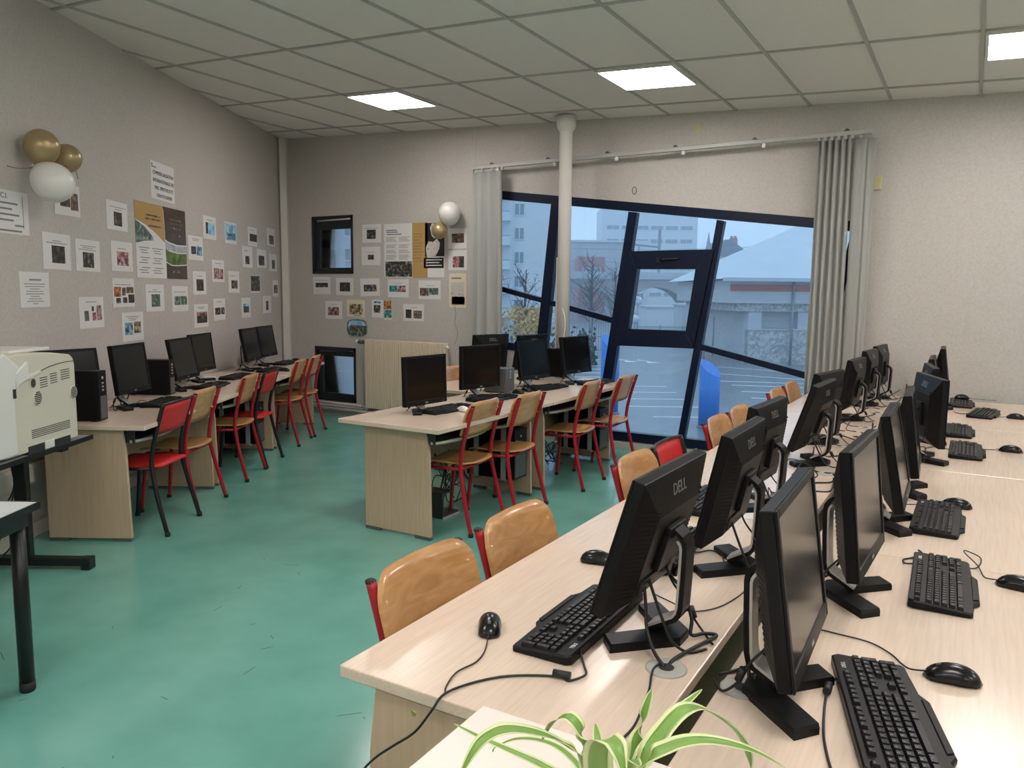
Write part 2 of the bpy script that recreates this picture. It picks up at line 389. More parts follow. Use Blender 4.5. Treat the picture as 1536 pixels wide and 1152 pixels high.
m = MB(); bar([(XL,1.670),(-3.945,1.505),(-3.0,1.287),(-3.0,1.227),(-3.952,1.453),(XL,1.612)], y0+.01, y1-.004, m)
bar([(-2.20,1.086),(-1.05,.832),(-1.06,.775),(-2.21,1.03)], y0+.01, y1-.004, m)
m.build('transom', M['frame'], win, bevel=.003)
# opening sash
m = MB()
o_ = [(-2.93,1.963),(-2.10,1.968),(-2.262,1.04),(-3.06,1.035)]; i_ = [(-2.851,1.79),(-2.269,1.787),(-2.341,1.206),(-2.927,1.206)]
for k in range(4):
    bar([o_[k],o_[(k+1)%4],i_[(k+1)%4],i_[k]], y0-.02, y1, m)
sash = m.build('sash', M['frame'], win, bevel=.005)
m = MB(); m.tube([(-2.62,YW-.05,1.875),(-2.43,YW-.055,1.885)], .010, 8); m.box(-2.645,-2.60,YW-.055,YW-.03,1.85,1.90); m.build('handle', M['blkm'], sash)
def pane(name, poly, par=win):
    m = MB(); bar(poly, YW+.02, YW+.028, m); return m.build(name, M['glass'], par)
pane('pane', [(XL+.04,2.60),(-3.77,2.49),(-3.91,1.48),(XL+.04,1.64)]); pane('pane', [(XL+.04,1.64),(-3.91,1.48),(-3.95,.94),(XL+.04,.97)])
pane('pane', [(-3.77,2.49),(-2.92,2.38),(-3.06,1.28),(-3.91,1.48)]); pane('pane', [(-3.91,1.48),(-3.06,1.28),(-3.23,.12),(-3.99,.12)])
pane('pane', [(-2.92,2.38),(-2.06,2.26),(-2.10,1.965),(-2.95,1.955)]); pane('pane', i_, sash)
pane('pane', [(-3.06,1.04),(-2.24,1.04),(-2.36,.12),(-3.20,.12)])
pane('pane', [(-2.06,2.26),(-.89,2.11),(-1.10,.81),(-2.20,1.06)]); pane('pane', [(-2.20,1.06),(-1.10,.81),(-1.25,.12),(-2.36,.12)])

# two small windows
def small_window(n, P, g0, g1, label):
    w = bpy.data.objects.new('window_%d' % n, None); COL.objects.link(w); struct(w, label)
    (xa,za),(xb,_),(_,zb),_ = P
    m = MB(); t = .03
    for (a,b,c,d) in ((xa,xb,zb-t*1.6,zb),(xa,xb,za,za+t),(xa,xa+t,za,zb),(xb-t,xb,za,zb)): m.box(a,b,YW-.012,YW+.06,c,d)
    m.build('frame', M['frame2'], w, bevel=.003)
    # sash set back in the reveal
    gx0,gx1,gz0,gz1 = g0[0],g1[0],g0[1],g1[1]; m = MB()
    for k,(a,b,c,d) in enumerate(((xa+t,xb-t,gz1,zb-t*1.6),(xa+t,xb-t,za+t,gz0),(xa+t,gx0,gz0,gz1),(gx1,xb-t,gz0,gz1))): m.box(a,b,YW+.012,YW+.045,c,d)
    s = m.build('sash', M['frame2'], w, bevel=.003)
    m = MB(); m.box(gx0,gx1,YW+.025,YW+.033,gz0,gz1); m.build('pane', M['glass'], s)
    m = MB(); m.tube([(xa+.10,YW-.012,zb-.058),(xb-.03,YW-.012,zb-.046)], .011, 8); m.build('sash_stay', M['silver'] if n==2 else M['frame2'], w)
small_window(2, SM1, (-7.075,1.83), (-6.555,2.30), 'small dark upper window near the left corner')
small_window(3, SM2, (-7.06,.265), (-6.535,.735), 'small dark lower window beside the radiator')

# curtain rail, hooks and blinds
rail = thing('blind_rail', 'long thin aluminium blind rail above the slanted window', 'curtain rail', (-2.75,7.12,2.875))
m = MB(); m.box(-1.95,1.95,-.02,.02,-.018,.018); m.build('track', M['alu'], rail, bevel=.004)
m = MB()
for x in (-1.72,-1.05,-.4,.28,1.0,1.75): m.box(x-.018,x+.018,-.01,.128,.016,.030); m.box(x-.012,x+.012,-.006,.006,.016,.04)
m.build('bracket', M['gray'], rail)
for x in (-1.64,-.97,-.30,.36,1.08):
    m = MB(); m.box(-.014,.014,-.012,.012,-.055,-.018); m.build('carrier', M['paint'], rail, loc=(x,0,0), bevel=.003)
rail.rotation_euler = (0, -.006, 0)
def blind(label, x0, x1, n, ztop, zbot, amp, seed, extra=None):
    rr = random.Random(seed); b = thing('vertical_blind', label, 'blind', ((x0+x1)/2, 7.11, zbot))
    g = []; xs = []
    for i in range(n*6+1):
        t = i/(n*6); ph = t*n*2*pi
        xs.append((x0+(x1-x0)*t-(x0+x1)/2, amp*sin(ph)*(0.75+.4*rr.random())))
    for x, y in xs:
        g.append([(x*(1+.10*(1-k/6)) + .006*sin(2.1*k+x*40)*(1-k/6), y*(1+.25*(1-k/6)), (ztop-zbot)*k/6) for k in range(7)])
    m = MB(); m.sheet(g, .002); m.build('slats', M['slat'], b)
    m = MB()
    for i in range(0, len(xs), 6): m.box(xs[i][0]-.012, xs[i][0]+.012, -.008,.008, ztop-zbot, ztop-zbot+.035)
    m.build('hanger', M['alu'], b)
    return b
blind('pale grey blind slats gathered left of the slanted window beside the balloons', -4.70, -4.33, 3, 2.815, .62, .028, 1)
blind('pale grey blind slats gathered at the right end of the window rail', -1.215, -.955, 5, 2.84, .40, .030, 2)
def slat(label, x0, x1, y, sk):
    o = thing('loose_slat', label, 'blind', ((x0+x1)/2, y, .45), 0); h = 2.84-.45; w = (x1-x0)/2
    g = [[(-w+2*w*i/4 - sk*(1-k/8)**1.5, .015*sin(pi*i/4)+.02*sin(k*.6)*(1-k/8), h*k/8) for k in range(9)] for i in range(5)]
    m = MB(); m.sheet(g, .002); m.build('slat', M['slat'], o); m = MB(); m.box(-.012,.012,-.006,.006,h,h+.03); m.build('hanger', M['alu'], o)
slat('wide loose blind slat hanging just right of the gathered right blind', -.935, -.845, 7.13, .0)
slat('last blind slat hanging at the far right end of the rail', -.835, -.775, 7.14, .0)
m = MB(); m.tube([(0,0,0),(0,0,-1.4),(0.005,0,-2.2)], .0025, 6); m.build('pull_cord', M['alu'], rail, loc=(1.945,-.02,0))
# column
col = thing('round_column', 'white round pipe column standing in front of the slanted window', 'column', (-3.525, 6.98, 0))
h = cz(-3.525,6.98)
m = MB(); m.lathe([(.064,0),(.064,h-.16),(.068,h-.145),(.088,h-.115),(.095,h-.09),(.095,h-.005)], seg=32); m.build('shaft', M['paint'], col)
m = MB(); m.lathe([(.085,0),(.085,.05),(.07,.06)], seg=28); m.build('base_ring', M['paint'], col)
m = MB(); m.box(-.07,-.055,-.03,-.01,.3,1.9); m.build('cable_strip', M['trunk'], col)
m = MB(); m.tube(smooth_path([(-3.50,6.908,1.40),(-3.47,6.905,1.32),(-3.46,6.905,1.22),(-3.475,6.905,1.12),(-3.462,6.905,1.05)],5), .006, 6)
tag(m.build('torn_tape', M['paint']), 'strip of torn white tape hanging on the column', 'tape')
# radiator
rad = thing('radiator', 'cream ribbed panel radiator on the back wall beside small window', 'radiator', (-5.66, 7.13, .14))
m = MB(); W2 = .585
m.box(-W2,W2,.0,.07,0,.835); m.build('body', M['rad'], rad, bevel=.006)
m = MB(); n = 37
for i in range(n):
    x = -W2+.012+(2*W2-.024)*i/(n-1)
    m.prism([(x-.011,0),(x-.006,-.014),(x+.006,-.014),(x+.011,0)], .012, .823, lambda u,v,w:(u,v,w))
m.build('fin', M['rad'], rad)
m = MB(); m.tube([(-W2-.10,.0,.80),(-W2-.03,.0,.80)], .024, 12); m.tube([(-W2-.03,.0,.80),(-W2+.01,.02,.80)], .012, 8); m.build('valve', M['gray'], rad)
m = MB(); m.tube([(-W2-.135,.0,.80),(-W2-.10,.0,.80)], .025, 12); m.build('valve_cap', M['paint'], rad)
m = MB(); m.tube([(W2-.01,.03,.79),(W2+.03,.02,.79)], .018, 10); m.build('bleed_valve', M['paint'], rad)
m = MB(); m.tube([(-W2-.03,.02,.80),(-W2-.035,.03,.3),(-W2-.035,.03,.02)], .009, 8); m.build('feed_pipe', M['base'], rad)
# small wall bits
m = MB(); m.tube([(.021*cos(a*pi/8),0,.035*sin(a*pi/8)) for a in range(17)], .0035, 6); tag(m.build('wall_ring', M['gray'], loc=(-2.909,7.243,2.545)), 'small dark ring hook fixed on the wall above the window', 'hook')
m = MB(); m.box(-.022,.022,0,.004,-.045,.045); tag(m.build('sticky_note', M['yel'], loc=(-2.303,7.245,3.075)), 'small yellow tape patch high on the wall under the ceiling', 'tape')
m = MB(); m.box(-.03,.03,0,.02,-.055,.055); sw = m.build('wall_socket', M['yel'], loc=(-.755,7.23,2.485), bevel=.006); tag(sw, 'small yellowed plastic box on wall at right of the blinds', 'socket')
m = MB(); m.tube(smooth_path([(-5.03,7.24,1.42),(-5.00,7.238,1.30),(-5.02,7.238,1.2),(-4.975,7.236,1.1),(-5.00,7.238,1.0),(-5.03,7.24,.96)],5), .002, 5); tag(m.build('hanging_string', M['cord']), 'thin string dangling under the cream sheets left of the blind', 'string')

# ------------------------------------------------------------------ ceiling lights
def light(x, y, label):
    t = thing('ceiling_light', label, 'ceiling light', (x, y, cz(x,y)+.002), 0, 'square LED panels in the ceiling')
    t.rotation_euler = (0, -math.atan(SX), 0)
    m = MB(); a, b = .305, .288
    for q in ((-a,a,b,a),(-a,a,-a,-b),(-a,-b,-b,b),(b,a,-b,b)): m.box(*q, -.006, .02)
    m.build('frame', M['paint'], t)
    m = MB(); m.box(-b,b,-b,b,-.004,.008); m.build('diffuser', M['lamp'], t)
LX = [-4.807,-2.289,.26,2.78]; far_y = 5.905
light(LX[0], far_y, 'square lit ceiling panel over the middle desks, leftmost in view')
light(LX[1], far_y, 'square lit ceiling panel near the white column')
light(LX[2], far_y, 'square lit ceiling panel at the right edge of view')
light(LX[3], far_y, 'square lit ceiling panel beyond the right edge of view')
for x, y, w in ((LX[1],3.15,'centre left'),(LX[2],3.15,'centre right'),(LX[3],3.15,'far right'),(LX[1],.55,'centre left'),(LX[2],.55,'centre right'),(LX[3],.55,'far right'),(LX[1]+.3,-1.95,'centre left'),(LX[2],-1.95,'centre right'),(LX[3],-1.95,'far right')):
    light(x, y, 'square lit ceiling panel out of view, %s, %s' % (w, 'second row' if y > 2 else 'third row' if y > 0 else 'last row'))
# ------------------------------------------------------------------ sheets on the walls
def wall_at(wall, a, z, off=.0):
    if wall == 'L': p = lw(a, .003+off, z); return p, 2*pi/3
    return Vector((a, YW-.003-off, z)), 0
def rect(mb, w, h, q, y0=-.0016, y1=-.0004):
    x0,t0,x1,t1 = q; mb.box(-w/2+w*x0, -w/2+w*x1, y0, y1, h/2-h*t1, h/2-h*t0)
def sheet(wall, a, z, w, h, label, pics=(), lines=(), base='paper', roll=0, bold=(), name='pinned_sheet', off=0, cat='paper'):
    p, rz = wall_at(wall, a, z, off); t = thing(name, label, cat, p, rz, 'sheets pinned on the walls'); t.rotation_euler = (0, roll, rz)
    # paper with slightly lifted lower corners
    g = [[(-w/2+w*i/4, -.0025*abs(i/2-1)**2*(1-k/4)**2, -h/2+h*k/4) for k in range(5)] for i in range(5)]
    m = MB(); m.box(-w/2,w/2,-.0004,.0012,-h/2,h/2); m.build('paper', M[base], t)
    for q in pics:
        m = MB(); rect(m, w, h, q[:4]); m.build('photo', PH[q[4]], t)
    if lines or bold:
        m = MB()
        for y, x0, x1 in lines:
            x = x0; rr = random.Random(int(y*1000+w*777))
            while x < x1:
                e = min(x1, x+.03+.07*rr.random()); rect(m, w, h, (x, y-.011, e, y+.011), -.0010); x = e+.012
        for y, x0, x1 in bold: rect(m, w, h, (x0, y-.022, x1, y+.022), -.0010)
        m.build('text_lines', M['inkg'], t)
    return t
L2 = [(.13,.25,.75),(.19,.32,.68)]; L1 = [(.16,.28,.72)]
t = sheet('L',5.48,2.0,.46,.255,'white sheet with bold heading and grey rule at far left of the left wall', bold=[(.30,.30,.78),(.43,.30,.66),(.56,.31,.80),(.69,.31,.68),(.80,.70,.88),(.93,.20,.84)])
text_mesh('heading', 'F.C.I.', .045, M['ink'], t, Matrix.Translation((-.01,-.0015,.092)) @ Matrix.Rotation(pi/2,4,'X'), .0004)
m = MB(); m.box(.175,.178,-.0012,0,-.09,.10); m.build('rule', M['ink'], t)
sheet('L',4.82,2.14,.30,.21,'white sheet half hidden under the white balloon on the left wall', [(.22,.42,.60,.72,'dark'),(.63,.25,.92,.80,'brown')], [(.12,.2,.8)])
sheet('L',4.17,2.095,.31,.215,'white sheet with narrow dark night photo, between the balloons and brown poster', [(.34,.36,.72,.84,'dark')], [(.20,.20,.90),(.28,.40,.72)], roll=.02)
t = sheet('L',3.38,2.45,.44,.31,'white title sheet with four bold lines of capitals, above the brown poster', roll=.015)
for k, tx in enumerate(('COMMERCIALISATION','INTERNATIONALE DES','VINS, SPIRITUEUX ET','OENOTOURISME')):
    text_mesh('title_line', tx, .044, M['ink'], t, Matrix.Translation((.01+.004*k,-.0016,.062-.061*k)) @ Matrix.Rotation(pi/2,4,'X'), .0004, sx=.86)
m = MB(); rect(m,.44,.31,(.05,.07,.09,.12)); rect(m,.44,.31,(.05,.14,.24,.17)); m.build('emblem', M['inkg'], t)
# brown poster
PW, PHh = .94, .61
p, rz = wall_at('L', 3.43, 1.945); t = thing('wall_poster', 'large brown and ochre glossy poster with vineyard picture on the left wall', 'poster', p, rz)
m = MB(); m.box(-PW/2,PW/2,-.0004,.0012,-PHh/2,PHh/2); m.build('paper', M['paper'], t)
def ppoly(nm, mt, pts, y=-.0016, par=None, w=PW, h=PHh):
    m = MB(); m.prism([(-w/2+w*a, h/2-h*b) for a,b in pts], -.0004, y, lambda u,v,q:(u,q,v)); return m.build(nm, mt, par)
ppoly('ochre_field', PH['tan'], [(0,0),(.50,0),(.53,.05),(.54,.25),(.545,.50),(.36,.38),(.18,.29),(0,.24)], par=t)
ppoly('photo', PH['green'], [(0,.25),(.16,.32),(.30,.43),(.33,.49),(.16,.51),(0,.55)], par=t)
ppoly('brown_field', PH['umber'], [(.51,0),(1,0),(1,.50),(.80,.51),(.62,.48),(.555,.45),(.55,.25),(.54,.05)], par=t)
ppoly('photo', PH['cloud'], [(.555,.47),(.62,.50),(.80,.53),(1,.52),(1,.61),(.80,.62),(.62,.60),(.555,.56)], par=t)
ppoly('photo', PH['vine'], [(.555,.575),(.62,.615),(.80,.635),(1,.625),(1,.78),(.80,.80),(.66,.80),(.56,.76)], par=t)
ppoly('brown_field', PH['umber'], [(.56,.775),(.66,.815),(.80,.815),(1,.795),(1,1),(.56,1)], par=t)
m = MB()
for y, a, b in ((.16,.20,.47),(.21,.18,.48),(.30,.24,.47)): rect(m,PW,PHh,(a,y-.012,b,y+.012),-.0022,-.0014)
m.build('heading', PH['brown'], t)
m = MB()
for y, a, b in ((.16,.66,.90),(.22,.64,.92),(.28,.64,.88),(.38,.68,.88),(.90,.66,.86)): rect(m,PW,PHh,(a,y-.014,b,y+.014),-.0022,-.0014)
m.build('heading', PH['brown'], t)
m = MB()
for k in range(11):
    y = .60+.033*k
    if k in (3,7): continue
    for c in (0,1): rect(m,PW,PHh,(.05+.24*c+.02*(k%3),y-.005,.24+.25*c-.015*((k*7)%4),y+.005))
m.build('text_lines', M['inkg'], t)
sheet('L',4.97,1.79,.31,.235,'white sheet with dark cellar photo, leftmost of the row below the balloons', [(.31,.34,.78,.82,'dark')], [(.21,.36,.66),(.27,.14,.86)], roll=.015)
sheet('L',4.60,1.78,.31,.22,'white sheet with dark photo under three lines, second in the row below balloons', [(.28,.40,.73,.88,'bw')], [(.20,.2,.82),(.26,.3,.7),(.32,.14,.84)], roll=.01)
sheet('L',4.125,1.795,.32,.225,'white sheet with pinkish group photo immediately left of the brown poster', [(.26,.34,.80,.81,'pink')], [(.24,.3,.7)])
sheet('L',5.23,1.54,.30,.22,'text only white sheet above the white printer', lines=[(.34+.07*k,.5-.36*f,.5+.36*f) for k,f in enumerate((1,.9,.45,.8,.85,.4,.6,.8,.25))], bold=[(.22,.32,.72)])
sheet('L',4.59,1.38,.32,.22,'white sheet with three narrow upright photos above the monitor behind the printer', [(.20,.44,.37,.76,'green'),(.50,.30,.58,.46,'dark'),(.52,.50,.66,.76,'red'),(.70,.27,.90,.76,'red')], L1)
sheet('L',4.125,1.52,.33,.22,'white sheet with six small orange and brown photos left of the poster foot', [(.06,.30,.36,.64,'orange'),(.42,.32,.58,.60,'brown'),(.62,.30,.95,.52,'brown'),(.14,.68,.34,.86,'bw'),(.44,.66,.64,.86,'bw'),(.70,.56,.98,.86,'dark')], [(.22,.1,.85)])
sheet('L',4.005,1.255,.34,.225,'white sheet with paired blue and striped photos, lowest, above the second monitor', [(.12,.36,.48,.78,'blue'),(.54,.34,.86,.74,'sepia')], [(.15,.2,.8),(.21,.28,.72),(.27,.34,.66)])
sheet('L',3.61,1.475,.33,.225,'white sheet with grey-green figures photo under the white foot of brown poster', [(.30,.36,.76,.82,'green')], [(.20,.4,.6),(.27,.14,.84)])
sheet('L',3.125,1.465,.33,.225,'white sheet with green hill photo under the dark foot of brown poster', [(.14,.40,.92,.74,'green')], [(.23,.14,.84)])
sheet('L',2.745,1.935,.33,.225,'white sheet with two small blue-black photos touching right side of brown poster', [(.18,.44,.50,.76,'dark'),(.56,.42,.92,.80,'blue')], L2)
sheet('L',2.395,2.15,.32,.22,'white sheet with sky-blue photo, first of the top row right of the poster', [(.20,.28,.36,.78,'dark'),(.36,.28,.86,.80,'sky')], L1)
sheet('L',1.835,2.14,.33,.225,'shiny sheet almost wholly sky blue, second of the top row right of poster', [(.06,.10,.94,.84,'sky'),(.20,.50,.86,.80,'blue')])
sheet('L',2.215,1.735,.32,.22,'white sheet with reddish photo pair below the sky-blue photo sheet', [(.14,.38,.60,.86,'red'),(.64,.40,.90,.86,'red')], L1)
sheet('L',2.685,1.61,.31,.22,'white sheet with single upright dark photo right of the poster foot', [(.26,.34,.78,.84,'dark')], [(.20,.3,.7)])
sheet('L',2.675,1.30,.33,.22,'white sheet with red-topped photo low above the third monitor', [(.18,.34,.92,.52,'red'),(.18,.50,.92,.82,'dark')], L2)
sheet('L',2.215,1.35,.31,.22,'white sheet with two small dark photos, right of the red-topped one', [(.14,.42,.58,.74,'bw'),(.64,.42,.92,.74,'bw')], L1)
sheet('L',1.785,1.63,.32,.23,'white sheet with one grey photo midway between monitors and the shiny blue sheet', [(.26,.42,.80,.80,'bw')], [(.22,.2,.6)])
sheet('L',1.35,1.915,.33,.235,'white sheet with small grey photo, left of a pair of pale sheets near corner', [(.30,.46,.68,.84,'bw')], [(.22,.2,.6)])
sheet('L',.86,1.915,.33,.21,'white sheet with larger grey photo, right of a pair of pale sheets near corner', [(.16,.34,.76,.88,'bw')])
sheet('L',1.165,2.15,.31,.21,'white sheet with wide dark photo, third of the top row near the corner', [(.20,.36,.98,.76,'dark')], L1)
sheet('L',.50,2.19,.31,.21,'white sheet with grey upright photo, last of the top row by the corner', [(.28,.40,.84,.90,'bw')])
sheet('L',.445,1.885,.30,.21,'white sheet with thin dark figure photo beside the corner trunking', [(.36,.34,.74,.86,'bw')])
sheet('L',1.11,1.615,.31,.20,'bare monochrome photo print without white border near the corner', [(.02,.03,.98,.90,'bw')])
sheet('L',.37,1.57,.22,.20,'narrow white sheet with grey photo beside corner trunking, below thin figure sheet', [(.20,.30,.88,.80,'bw')])
sheet('L',1.44,1.35,.29,.22,'white sheet with blue-topped photo low on the wall near the last monitors', [(.20,.30,.84,.44,'sky'),(.22,.42,.82,.74,'bw')])
sheet('L',.715,1.375,.32,.21,'white sheet with narrow grey photo low by the corner above the last monitor', [(.38,.30,.66,.82,'bw')])
# back wall
sheet('B',-6.225,2.23,.29,.215,'white sheet with square dark photo, upper one beside the small window', [(.24,.30,.72,.80,'bw')], [(.22,.1,.84)])
sheet('B',-6.24,1.965,.29,.22,'white sheet with tiny dark photo, lower one beside the small window', [(.34,.44,.66,.70,'bw')], [(.30,.26,.74)])
sheet('B',-7.045,1.61,.29,.215,'white sheet with row of black figures directly under the small upper window', [(.14,.34,.86,.60,'bw')], [(.20,.1,.9)])
sheet('B',-6.665,1.60,.28,.21,'white sheet with square dark photo, second in row under the small window', [(.22,.26,.82,.78,'dark')], roll=.01)
sheet('B',-6.26,1.595,.30,.21,'white sheet with wide black photo, third in row under the small window', [(.18,.36,.84,.74,'bw')], roll=-.02)
sheet('B',-5.83,1.585,.31,.215,'white sheet with teal and red photo pair under the white poster half', [(.08,.36,.46,.70,'teal'),(.48,.36,.86,.70,'pink')], [(.24,.34,.66)])
sheet('B',-5.375,1.57,.31,.215,'white sheet with dark and green photo pair under the dark poster half', [(.06,.40,.46,.82,'brown'),(.48,.40,.90,.76,'green')], [(.28,.34,.7)])
sheet('B',-6.85,1.31,.28,.22,'white sheet with pinkish crowd photo, bottom row leftmost under the small window', [(.16,.34,.80,.80,'pink')], [(.20,.3,.7)])
sheet('B',-6.49,1.335,.29,.21,'cream sheet with dark patterned picture above the lens-shaped board', [(.16,.24,.88,.84,'sepia')], base='cream', bold=[(.92,.4,.8)], roll=.02)
sheet('B',-6.145,1.34,.18,.215,'narrow white sheet with blue-grey tower picture above the radiator', [(.18,.30,.74,.72,'bw'),(.20,.10,.80,.20,'blue')], roll=.02)
sheet('B',-5.985,1.325,.12,.225,'narrow strip with orange and teal photos above the radiator', [(.0,.0,.96,.46,'orange'),(.04,.50,.96,.90,'teal')], off=.002, roll=-.02)
sheet('B',-5.605,1.305,.30,.195,'white sheet with two separate dark photos above the radiator right end', [(.12,.32,.40,.84,'dark'),(.50,.38,.90,.84,'brown')], [(.20,.3,.7)])
sheet('B',-4.99,2.14,.25,.22,'white sheet with landscape photo behind the gold balloon', [(.20,.26,.86,.72,'brown')])
sheet('B',-4.985,1.90,.25,.22,'white sheet with red photo tucked against the left blind', [(.24,.30,.60,.86,'red'),(.60,.30,.84,.86,'dark')])
sheet('B',-4.985,1.565,.23,.38,'tall cream sheet with faint figures beside the left blind', [(.10,.26,.88,.90,'pale'),(.16,.68,.92,.92,'pink')], base='cream', bold=[(.14,.14,.72)])
# lens-shaped board
m = MB(); pts = []
for k in range(28):
    a = 2*pi*k/28; c, s = cos(a), sin(a); e = .62
    pts.append((.16*math.copysign(abs(c)**e, c)+.012*s, .105*math.copysign(abs(s)**e, s)-.012*c*abs(c)))
m.prism(pts, -.008, 0, lambda u,v,w:(u,w,v)); ob = m.build('postcard_board', PH['green'], loc=(-6.47,YW-.003,1.10)); tag(ob, 'rounded landscape picture board just above the small lower window', 'picture')
m = MB(); m.prism([(a*.86, b*.86) for a,b in pts if b >= -.001], -.010, -.0075, lambda u,v,w:(u,w,v)); m.build('sky_part', PH['sky'], ob)
m = MB(); m.box(-.10,.11,-.011,-.0075,-.04,.03); m.build('photo', PH['brown'], ob)
# second poster
PW, PHh = .87, .62; t = thing('wall_poster', 'white, tan and black poster on the back wall behind gold balloon', 'poster', (-5.60,YW-.004,2.02), 0)
m = MB(); m.box(-PW/2,PW/2,-.0004,.0012,-PHh/2,PHh/2); m.build('paper', M['paper'], t)
def pr(nm, mt, q, y=-.0016):
    m = MB(); rect(m, PW, PHh, q, y); m.build(nm, mt, t)
pr('tan_strip', PH['tan'], (.48,0,.73,1)); pr('photo', PH['bw'], (.02,.70,.475,.985)); pr('photo', PH['black'], (.69,.01,1,.62)); pr('photo', PH['black'], (.67,.64,.99,.83))
m = MB(); m.prism([(-PW/2+PW*a, PHh/2-PHh*b) for a,b in ((.72,.62),(.70,.46),(.75,.34),(.82,.36),(.88,.30),(.93,.38),(.92,.48),(.86,.61))], -.0022, -.0014, lambda u,v,w:(u,w,v)); m.build('pale_figure', PH['pale'], t)
m = MB(); m.prism([(-PW/2+PW*a, PHh/2-PHh*b) for a,b in ((.80,.02),(.84,.02),(.86,.20),(.85,.30),(.80,.25),(.77,.10))], -.0022, -.0014, lambda u,v,w:(u,w,v)); m.build('pale_figure', PH['pale'], t)
m = MB()
for y, a, b in ((.68,.70,.96),(.73,.70,.92),(.78,.70,.96)): rect(m,PW,PHh,(a,y-.008,b,y+.008),-.0024,-.0014)
m.build('caption', M['paper'], t)
m = MB()
for k in range(18):
    y = .25+.024*k
    if k in (4,5,9,13): continue
    for c in (0,1): rect(m,PW,PHh,(.035+.22*c,y-.004,.215+.22*c-.02*((k*5)%3),y+.004))
for y, a, b in ((.12,.04,.22),(.155,.04,.24),(.195,.05,.30)): rect(m,PW,PHh,(a,y-.010,b,y+.010))
m.build('text_lines', M['inkg'], t)
m = MB()
for k in range(10): rect(m,PW,PHh,(.50,.20+.055*k,.66-.02*(k%3),.208+.055*k),-.0020)
m.build('text_lines', PH['brown'], t)

# ------------------------------------------------------------------ balloons
def balloon(label, c, r, mt, axis, group):
    prof = [(.004,-1.30),(.10,-1.26),(.06,-1.20)]
    for k in range(25):
        a = -pi/2+pi*k/24; q = cos(a)*(1 if a > 0 else 1-.10*(-sin(a))**2); prof.append((max(q,.10 if k < 3 else .001), sin(a)*(1.02 if a > 0 else 1.16)))
    m = MB(); m.lathe([(a*r, b*r) for a,b in prof[3:]], seg=28); o = thing('balloon', label, 'balloon', c, 0, group)
    b = m.build('envelope', mt, o); m = MB(); m.lathe([(.10*r,-1.17*r),(.05*r,-1.20*r),(.10*r,-1.27*r),(.02*r,-1.28*r)], seg=12); n = m.build('knot', mt, o)
    q = Vector((0,0,1)).rotation_difference(Vector(axis)); o.rotation_mode = 'QUATERNION'; o.rotation_quaternion = q
    return o
balloon('upper gold balloon of the bunch on the left wall', lw(5.275,.125,2.409), .101, M['gold'], (-.1,.15,1), 'balloons on the left wall')
balloon('lower gold balloon tucked behind the white one on the left wall', lw(4.976,.105,2.388), .090, M['gold'], (.3,.6,.8), 'balloons on the left wall')
balloon('big white balloon at the bottom of the left wall bunch', lw(5.30,.20,2.19), .118, M['wlatex'], (.5,.45,-.6), 'balloons on the left wall')
balloon('white balloon beside the left window blind', (-4.98,7.08,2.40), .118, M['wlatex'], (.1,-.2,1), 'balloons on the back wall')
balloon('small shiny gold balloon over the black corner of the poster', (-5.10,7.06,2.215), .088, M['gold'], (0,-.3,-1), 'balloons on the back wall')
m = MB(); m.tube(smooth_path([lw(5.27,.12,2.30), lw(5.33,.14,2.28), lw(5.42,.08,2.255), lw(5.48,.04,2.26)],5), .003, 5); m.tube(smooth_path([lw(5.28,.20,2.305), lw(5.27,.31,2.28), lw(5.25,.325,2.22)],5), .003, 5)
tag(m.build('balloon_ribbon', M['cord']), 'thin brown ribbon tying the left wall balloons', 'ribbon')

# ------------------------------------------------------------------ desks
def desk(label, L, D, loc, rz, group, trays=True, grom=(), modesty=True, inset=.10, fr=.125, bk=.15):
    """local x along the desk, y from the user's edge (0) to the back (D)"""
    t = thing('computer_desk', label, 'desk', loc, rz, group)
    m = MB(); m.box(0, L, 0, D, .702, .73); m.build('desktop', M['desk'], t, bevel=.003)
    for x in (inset, L-inset):
        m = MB(); m.prism([(fr,.02),(D-bk,.02),(D-bk,.695),(fr+.03,.695),(fr+.012,.55)], x-.0125, x+.0125, lambda u,v,w:(w,u,v)); p = m.build('side_panel', M['panel'], t, bevel=.002)
        for ya in (fr, D-bk-.12): m = MB(); m.box(x-.014,x+.014,ya,ya+.12,0,.022); m.build('foot_strip', M['foot'], p)
        for y, z in ((.20,.30),(.52,.30),(.20,.42),(.52,.42),(.20,.67)):
            m = MB(); m.tube([(x-.0135,y,z),(x+.0135,y,z)], .006, 8); m.build('screw', M['brass'], p)
    if modesty:
        m = MB(); m.box(inset+.0125, L-inset-.0125, D-bk-.03, D-bk-.012, .26, .695); m.build('modesty_panel', M['panel'], t)
    if trays:
        for c in (L*.27, L*.73):
            m = MB(); m.box(c-.30,c+.30,.10,.42,.612,.624); m.box(c-.30,c-.288,.10,.42,.624,.70); m.box(c+.288,c+.30,.10,.42,.624,.70); k = m.build('keyboard_tray', M['tray'], t)
            m = MB(); m.tube(smooth_path([(c-.30,.13,.620),(c-.24,.085,.620),(c,.055,.620),(c+.24,.085,.620),(c+.30,.13,.620)],6), .011, 10); m.build('tray_edge', M['trayedge'], k)
    for x, y in grom:
        m = MB(); m.lathe([(.046,0),(.046,.003),(.040,.005),(.020,.005),(.018,.0035)], c=(x,y,.7295), seg=28); gm = m.build('grommet', M['grom'], t)
        m = MB(); m.lathe([(.017,0),(.017,.0008)], c=(x,y,.7342), seg=20); m.build('cable_hole', M['dark'], gm)
    return t
UL = 1.48; RY = 1.222
dn = ('nearest','second','third','farthest')
RLX, RLD = -1.16, .693       # user's edge and depth, left column (users at -X)
RRX, RRD = .40, .81          # right column (users at +X)
